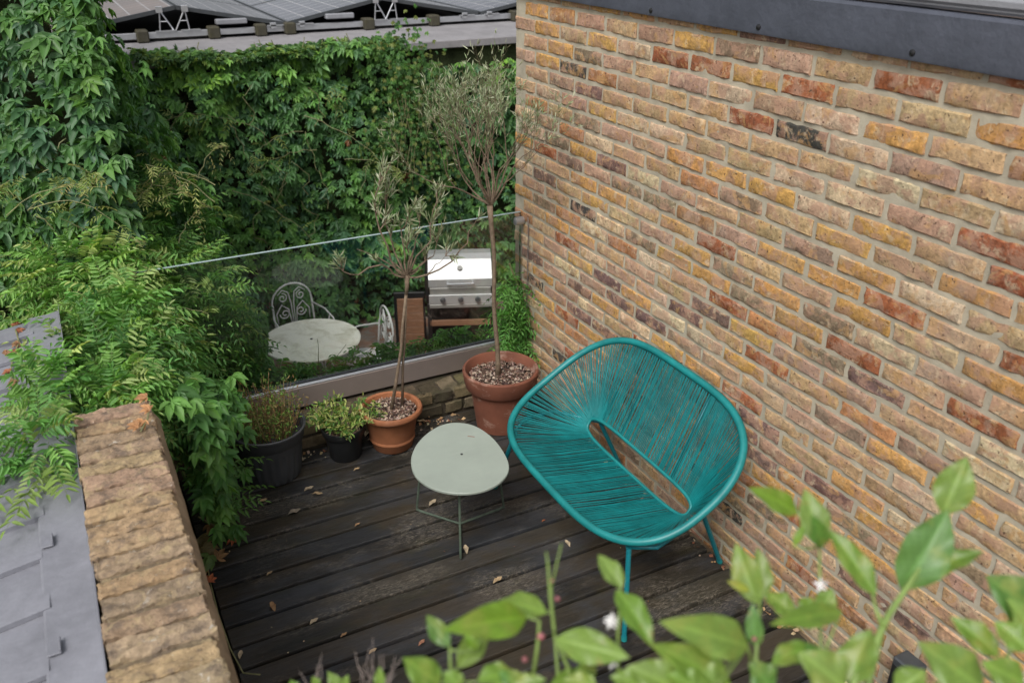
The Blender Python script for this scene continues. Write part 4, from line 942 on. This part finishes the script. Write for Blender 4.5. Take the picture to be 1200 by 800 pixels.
# ---------------------------------------------------------------- barbecue
bq=P(540,356,1,7.17); 
t=thing('barbecue','stainless three burner gas barbecue with closed lid on the lower patio','barbecue',(bq[0],bq[1],GZ)); t.rotation_euler=(0,0,-.40)
cz=bq[2]-GZ # bottom of the control panel above ground
def bb(mb,name,mat,sm=False): o=mb.build(name,mat,None,smooth=sm); o.parent=t; return o
W=.305
bb(MB().box(-W,W,.0,.02,cz,cz+.095,bev=.003),'control_panel',M['steel'])
for x in (-.17,.0,.165):
    k=bb(MB().tube([(x,-.001,cz+.045),(x,-.018,cz+.045),(x,-.032,cz+.045)],[.027,.026,.020],16),'knob',M['gasket'],'auto')
bb(MB().box(-W+.005,W-.005,.0,.5,cz-.04,cz-.004,bev=.003),'drip_tray',M['greysteel'])
bb(MB().box(-W+.01,W-.01,.022,.5,cz+.0,cz+.16,bev=.004),'firebox',M['greysteel'])
mb=MB(); prof=[(.025,cz+.165),(.02,cz+.175),(.018,cz+.25),(.035,cz+.275),(.16,cz+.40),(.24,cz+.43),(.38,cz+.42),(.46,cz+.36),(.49,cz+.2),(.49,cz+.165)]
vs=[(x,y,z) for x in (-W,W) for (y,z) in prof]; m_=len(prof); fs=[(i,i+1,m_+i+1,m_+i) for i in range(m_-1)]; fs+=[tuple(range(m_)),tuple(reversed(range(m_,2*m_)))]; mb.add(vs,[tuple(reversed(f)) for f in fs]); lid=bb(mb,'lid',M['steel'])
def sub(mb,name,mat): o=mb.build(name,mat,None,smooth='auto'); o.parent=lid; return o
mb=MB(); mb.tube([(-.13,-.02,cz+.215),(.13,-.02,cz+.215)],.011,10); mb.tube([(-.12,-.02,cz+.215),(-.12,.02,cz+.215)],.008,8); mb.tube([(.12,-.02,cz+.215),(.12,.02,cz+.215)],.008,8); sub(mb,'handle',M['zinc'])
mb=MB(); mb.tube([(0,.085,cz+.335),(0,.078,cz+.345)],[.026,.024],20); sub(mb,'thermometer',M['greysteel'])
bb(MB().box(-W-.035,-W-.002,.01,.5,cz+.02,cz+.3,bev=.006),'left_cheek',M['black']); bb(MB().box(W+.002,W+.035,.01,.5,cz+.02,cz+.3,bev=.006),'right_cheek',M['black'])
bb(MB().box(-W,W,.02,.04,cz-.24,cz-.18,bev=.003),'wooden_rail',M['wood'])
bb(MB().box(-W,W,.45,.47,.05,cz-.045),'rear_panel',M['black'])
bb(MB().box(-W,W,.03,.47,.08,.10),'bottom_shelf',M['black'])
for sx in (-1,1):
    for yy in (.02,.44): bb(MB().box(sx*W-.02,sx*W+.02,yy,yy+.04,.0,cz-.002,bev=.003),'leg',M['black'])
sh_=MB(); 
for k in range(7): sh_.box(-W-.31,-W-.06,.03,.05,cz-.47+k*.075,cz-.47+k*.075+.072,bev=.003)
bb(sh_,'side_shelf',M['wood'],False); bb(MB().box(-W-.34,-W-.04,.052,.09,cz-.48,cz+.11,bev=.004),'side_bracket',M['black'])
# ---------------------------------------------------------------- dark box on wall
t=thing('wall_box','small black box mounted low on the brick wall, lower right','wall box',(-.02,1.3,.2)); MB().box(-.075,-.006,1.262,1.345,.1,.31,bev=.006).build('casing',M['gasket'],t); MB().box(-.082,-.0755,1.27,1.337,.12,.29,bev=.002).build('cover',M['blackplastic'],t)
# ---------------------------------------------------------------- foreground shrubs (near the camera, slightly out of focus)
def bigleaf(mb,base,tip,width,col,curl=.12,roll=0.0,tox=None):
    base=np.array(base);tip=np.array(tip); d=tip-base; Ln=np.linalg.norm(d); d/=Ln
    n=CAM-(base+tip)/2; n=n/np.linalg.norm(n)*1.0+np.array([0,0,.6]); n=n-d*(n@d); n/=np.linalg.norm(n); sd=np.cross(n,d); 
    cr,sr=math.cos(roll),math.sin(roll); n,sd=n*cr+sd*sr,sd*cr-n*sr
    wo=random.uniform(0,6); nl,nw=40,7; vs=[];fs=[];cols=[]
    for i in range(nl+1):
        t_=i/nl; w_=width/2*(math.sin(PI*min(1,t_**.82))**.95)*1.05 if 0<t_<1 else 0.0003
        for j in range(-nw,nw+1):
            s_=j/nw; hgt=abs(s_)*w_*.45 - s_*s_*w_*.15+ .16*w_*math.sin(t_*15+s_*3+wo)*abs(s_)**2
            vs.append(base+d*Ln*t_+sd*w_*s_+n*(hgt-curl*Ln*(t_-.45)**2*1.6+curl*Ln*.32))
    m_=2*nw+1
    for i in range(nl):
        t0_=i/nl
        for j in range(m_-1):
            k=i*m_+j; cc_=col if j not in (nw-1,nw) else tuple(min(1,x*1.18+.01) for x in col); mb.add([],[]); fs.append((k,k+1,k+m_+1,k+m_)); cols.append(tuple(x*(1.3 if j in (nw-1,nw) else (1.14 if math.sin(t0_*46-abs(j+.5-nw)*2.2)>.72 else 1)) for x in col))
    o=len(mb.v); mb.v.extend([tuple(map(float,p)) for p in vs]); mb.f.extend([tuple(a+o for a in f) for f in fs]); mb.c.extend(cols)
G1=(.14,.24,.035);G2=(.165,.27,.045);G3=(.095,.20,.04);G4=(.185,.285,.06);G5=(.115,.225,.06);G6=(.17,.29,.03)
def shrub(label,leaves,stems,root,flowers=(),buds=(),D0=1.0):
    t=thing('leafy_shrub',label,'shrub',tuple(root))
    mb=MB(); random.seed(5)
    for (bx,by,tx,ty,w_,col,D,dD) in leaves:
        bigleaf(mb,PD(bx,by,D),PD(tx,ty,D+dD),w_*1.0*(D+dD/2)/FPX,jit(col,.08),curl=random.uniform(.06,.2),roll=random.uniform(-.35,.35))
    mb.build('foliage',M['citrus'],t,smooth=True)
    mb=MB()
    for st in stems:
        q=[PD(x,y,D) for x,y,D,r in st]; mb.tube(q,[s[3] for s in st],8)
        mb.tube([q[0],np.array(root)+np.array([0,0,1.0]),np.array(root)+np.array([0,0,.5])],[st[0][3],.008,.012],8)
    mb.tube([np.array(root),np.array(root)+np.array([.01,0,.3]),np.array(root)+np.array([0,0,.55])],[.018,.015,.013],10)
    SP=[]
    for st in stems:
        q=[PD(x,y,D) for x,y,D,r in st]
        for a,b in zip(q[:-1],q[1:]):
            for k in range(6): SP.append(a+(b-a)*k/6)
        SP.append(q[-1])
    SP=np.array(SP)
    for (bx,by,tx,ty,w_,col,D,dD) in leaves:
        b_=PD(bx,by,D); dd=np.linalg.norm(SP-b_,axis=1); nb_=SP[dd.argmin()]
        if dd.min()>.002: mb.tube([nb_,(nb_+b_)/2+UX*.1*dd.min()*-1,b_],[.0016,.0012,.001],6)
    mb.build('stems',M['greenstem'],t,smooth=True)
    for (x,y,D) in flowers:
        f=MB(); c_=PD(x,y,D)
        for k in range(5):
            a=k*2*PI/5+.4; d=RX*math.cos(a)+UX*math.sin(a); s_=np.cross(d,FX); f.add([c_,c_+d*.005+s_*.0018-FX*.003,c_+d*.0095-FX*random.uniform(-.003,.003),c_+d*.005-s_*.0018-FX*.001],[(0,1,2,3)])
        f.lathe([(.0001,0),(.002,.001),(.0001,.003)],8,tuple(c_)); f.build('flower',M['petal'],t)
    for (x,y,D,r) in buds:
        c_=PD(x,y,D); MB().lathe([(.0001,-r),(r*.7,-r*.6),(r,0),(r*.7,r*.6),(.0001,r)],10,tuple(c_)).build('bud',M['bud'],t,smooth=True)
    return t
LA=[(617,722,521,737,40,G6,1.0,-.08),(640,718,585,703,30,G2,1.0,.05),(527,757,500,720,22,G3,1.02,.02),(536,782,573,727,29,G4,1.0,.04),(515,800,472,770,34,G2,.98,-.02),(560,798,608,788,30,G2,.97,.02),(445,806,445,780,13,G2,1.1,.0),
    (729,689,701,649,23,G4,1.0,.03),(722,692,766,757,32,G1,1.0,-.04),(652,748,738,770,38,G4,.98,-.03),(645,802,692,790,22,G2,1.0,.03),(672,790,700,782,20,G4,1.0,.03),
    (402,812,384,786,16,G4,1.15,0),(400,812,408,790,14,G2,1.15,0),(345,810,340,796,14,G1,1.15,0),(372,806,366,792,12,G2,1.15,.0),(540,806,520,786,24,G2,.98,0),(612,806,585,786,26,G3,.97,0),(700,806,660,796,26,G2,.96,0),(560,760,545,742,14,G6,1.0,0),(600,806,640,795,22,G4,.96,0),(755,806,715,792,30,G4,.96,0)]
SA=[[(622,810,1.0,.0025),(630,755,1.0,.002),(632,727,1.0,.0018),(617,722,1.0,.0014)],[(672,810,1.0,.0025),(665,780,1.0,.0022),(650,745,1.0,.002),(645,700,1.0,.0018),(642,660,1.0,.0013),(640,646,1.0,.0009)],[(646,690,1.0,.0012),(652,662,1.0,.001),(658,637,1.0,.0008)],
    [(530,810,1.0,.003),(528,780,1.0,.002),(527,757,1.0,.0015)],[(725,810,1.0,.0025),(724,742,1.0,.0018),(728,690,1.0,.0014)],[(398,830,1.15,.002),(398,805,1.15,.0015)],[(345,830,1.15,.002),(345,806,1.15,.0015)],[(372,830,1.15,.002),(372,804,1.15,.0015)]]
shrub('broad leaved shrub close up at the bottom centre, with bare bud spikes and white flowers',LA,SA,(-1.75,.62,0),flowers=((718,725,1.01),(716,729,1.012),(719,775,1.0)),buds=((634,745,.99,.0045),(653,701,1.0,.003),(615,772,1.0,.0035),(647,680,1.0,.002)))
LB=[(877,757,775,728,46,G4,.98,-.06),(857,804,762,754,42,G2,.97,-.04),(888,707,862,636,33,G4,1.02,.02),(893,702,888,641,26,G4,1.03,.02),(878,692,852,680,10,(.34,.36,.05),1.02,0),(887,757,882,706,20,G5,1.0,0),
    (935,601,878,571,26,G6,1.05,-.02),(961,641,943,572,34,G4,1.05,.02),(965,639,952,603,22,G3,1.03,-.03),(1026,697,970,618,31,G1,1.04,.03),(1105,602,1133,535,42,G4,1.08,.0),(1056,690,1112,596,54,G5,1.06,.0),(1077,674,1153,645,30,G1,1.06,-.02),
    (986,716,903,731,28,G1,1.0,-.05),(962,716,975,689,24,G4,1.03,0),(930,722,895,694,28,G2,1.02,.02),(905,778,957,755,28,G1,.99,.02),(998,802,1020,736,44,G4,1.0,.02),(1170,768,1114,722,32,G1,1.0,.02),(1218,728,1156,674,56,G3,1.02,.0),(1150,806,1076,752,50,G4,.98,0),(1205,762,1165,728,34,G2,.98,.02),
    (990,806,936,764,50,G4,.96,0),(905,806,878,776,34,G3,.97,0),(1200,800,1150,775,36,G2,.95,0),(1215,750,1180,700,30,G4,1.0,0),(845,810,800,782,40,G4,.95,0),(800,810,735,780,44,G4,.94,0),(960,780,945,752,24,G3,1.0,0),(1050,810,1085,785,34,G2,.95,0),(930,640,945,612,10,G6,1.05,0),(822,812,780,790,34,G2,.93,0),(940,716,952,700,20,G1,1.0,0)]
SB=[[(995,830,1.0,.005),(1000,800,1.0,.0045),(1025,755,1.01,.0045),(1040,722,1.03,.004),(1068,680,1.05,.003),(1095,640,1.06,.0018),(1106,603,1.08,.0014)],[(1035,735,1.02,.003),(1026,712,1.03,.002),(1022,695,1.04,.0014)],[(955,830,1.0,.003),(962,760,1.0,.002),(961,690,1.04,.0018),(960,640,1.05,.0014)],
    [(880,830,.98,.003),(885,780,1.0,.0025),(888,740,1.0,.002),(891,703,1.02,.0014)],[(885,790,1.0,.002),(878,765,.99,.0015),(876,757,.98,.0013)],[(1165,830,1.0,.003),(1175,780,1.0,.0025),(1195,740,1.0,.0018),(1215,725,1.02,.0015)],[(1060,830,.98,.003),(1100,800,.98,.002),(1150,790,.98,.0018)],[(955,790,.99,.0018),(986,716,1.0,.0012)]]
shrub('broad leaved shrub close up at the lower right, in front of the brick wall',LB,SB,(-1.45,.5,0),flowers=((962,684,1.03),(1195,790,1.0)),buds=((884,748,.99,.003),(1102,607,1.08,.003)))
t=thing('dry_twigs','tuft of pale dry twigs rising from the bottom edge over the deck','dead plant',(-1.85,1.0,0)); mb=MB()
for i in range(12):
    x=random.choice([365,420,430,440]); D=1.25; pts=[PD(x+random.uniform(-4,4),830,D)]; ex=x+random.uniform(-12,30); ey=random.uniform(745,795) if x>=420 else random.uniform(765,795)
    for k in range(1,5): pts.append(PD(x+(ex-x)*k/4+random.uniform(-3,3),830+(ey-830)*k/4,D))
    mb.tube(pts,[.0006,.0005,.0005,.0004,.0003],4,col=(.4,.33,.3)); e=pts[2]; mb.tube([e,e+np.array([random.uniform(-.02,.02),0,.03])],.0004,3,col=(.4,.33,.3))
mb.tube([(-1.85,1.0,0),(-1.85,1.0,.8),tuple(PD(420,850,1.25))],.002,5,col=(.4,.33,.3)); mb.build('stems',M['dry'],t)
# ---------------------------------------------------------------- fallen leaves
def dry(px,py,sz,ang,col,label,z=.004,kind='leaf'):
    c_=P(px,py,2,z); mb=MB(); d=np.array([math.cos(ang),math.sin(ang),0]); s_=np.array([-math.sin(ang),math.cos(ang),0]); nl=7; vs=[];fs=[]; cu=random.uniform(.15,.4)
    for i in range(nl+1):
        t_=i/nl; w_=sz*.26*math.sin(PI*min(max(t_,.03),.97))**.8*random.uniform(.85,1.15)
        for j in (-1,-.4,.4,1): vs.append(c_+d*sz*(t_-.5)+s_*w_*j*(1-cu*.5)+np.array([0,0,1])*(abs(j)*w_*cu*2+sz*.12*math.sin(t_*5)**2+.001))
    for i in range(nl):
        for j in range(3): k=i*4+j; fs.append((k,k+1,k+5,k+4))
    vs=[v-c_ for v in vs]; mb.add(vs,fs,col); o=mb.build('fallen_leaf',M['dry'],None,smooth=True); o.location=tuple(c_); tag(o,label,'dry leaf','dry leaves fallen on the deck')
T1=(.42,.30,.17);T2=(.34,.20,.10);T3=(.50,.40,.27);T4=(.42,.13,.05)
for a in ((362,573,.05,.2,T3,'larger of two tan dry leaves right of the hanging creeper below the grey pot'),(372,579,.05,-.5,T1,'curled tan leaf touching another just below the grey pot'),(308,588,.05,.3,T1,'flat tan leaf beside the tip of the hanging creeper'),(345,600,.06,.1,(.30,.25,.19),'grey tan leaf lying across the board gap left of the side table'),
    (316,672,.03,.4,T1,'small tan leaf in a board gap near the middle left of the deck'),(419,615,.03,.3,T2,'small brown leaf midway between creeper and side table'),(320,711,.055,1.6,T2,'upright orange brown curled leaf near the parapet side'),(368,728,.04,.4,T3,'pale rounded leaf in the open lower left of the deck'),
    (282,767,.04,1.2,T3,'pale round leaf close to the parapet foot'),(546,644,.055,1.3,T3,"pale leaf leaning at the side table's front foot"),(507,589,.05,.5,T3,'pale leaf under the side table edge, left'),(418,550,.035,.2,T1,'small orange tan leaf below the small black pot'),
    (583,680,.05,.3,T1,'folded tan leaf in the gap right of the side table foot'),(665,637,.045,1.5,T3,'pale pointed leaf in front of the bench'),(494,753,.035,.5,(.36,.17,.10),'crumpled red brown leaf at the bottom centre'),(437,763,.035,.3,T1,'tan leaf stuck in a gap at the bottom left of centre'),
    (403,744,.03,.3,T2,'small brown leaf in the gap low on the deck'),(637,610,.02,.2,T4,'tiny orange red leaf left of the bench front'),(816,622,.06,-.4,T3,'pale curled leaf against the wall by the right rear bench leg'),(757,571,.05,-.5,T1,'tan leaf seen through the bench slot by the wall')): dry(*a)
for q in (((500,487),.05,T2,'brown leaf between the two terracotta pots, nearest the side table'),((494,494),.05,T1,'tan leaf between the two terracotta pots against the kerb'),((430,508),.06,T3,'pale leaf wedged between the black pot and orange pot'),((352,540),.06,T3,'long pale leaf standing right of the grey pot'),((372,515),.05,(.35,.14,.08),'reddish leaf by the kerb between grey and black pots')):
    dry(q[0][0],q[0][1],q[1],random.uniform(0,3),q[2],q[3],.01)
mb=MB(); 
for i in range(260):
    r=random.random()
    if r<.5: x=random.uniform(-1.45,-.5); y=3.90-abs(random.gauss(0,.04))
    elif r<.8: x=-.015-abs(random.gauss(0,.03)); y=random.uniform(1.2,3.6)
    else: x=random.uniform(-1.98,-.1); y=random.uniform(.9,3.8)
    s=random.uniform(.004,.014) if r<.8 else random.uniform(.002,.005); a=random.uniform(0,6.28); c_=np.array([x,y,.004]); u=np.array([math.cos(a),math.sin(a),.2])*s; v=np.array([-math.sin(a),math.cos(a),.3])*s*.6
    mb.add([c_+u,c_+v+np.array([0,0,s*.4]),c_-u,c_-v],[(0,1,2,3)],jit(random.choice([T1,T2,T3,(.3,.12,.07)]),.2))
o=mb.build('leaf_litter',M['dry']); o['kind']='stuff'; o['label']='bits of dry leaf litter along the kerb and wall foot'; o['category']='leaf litter'
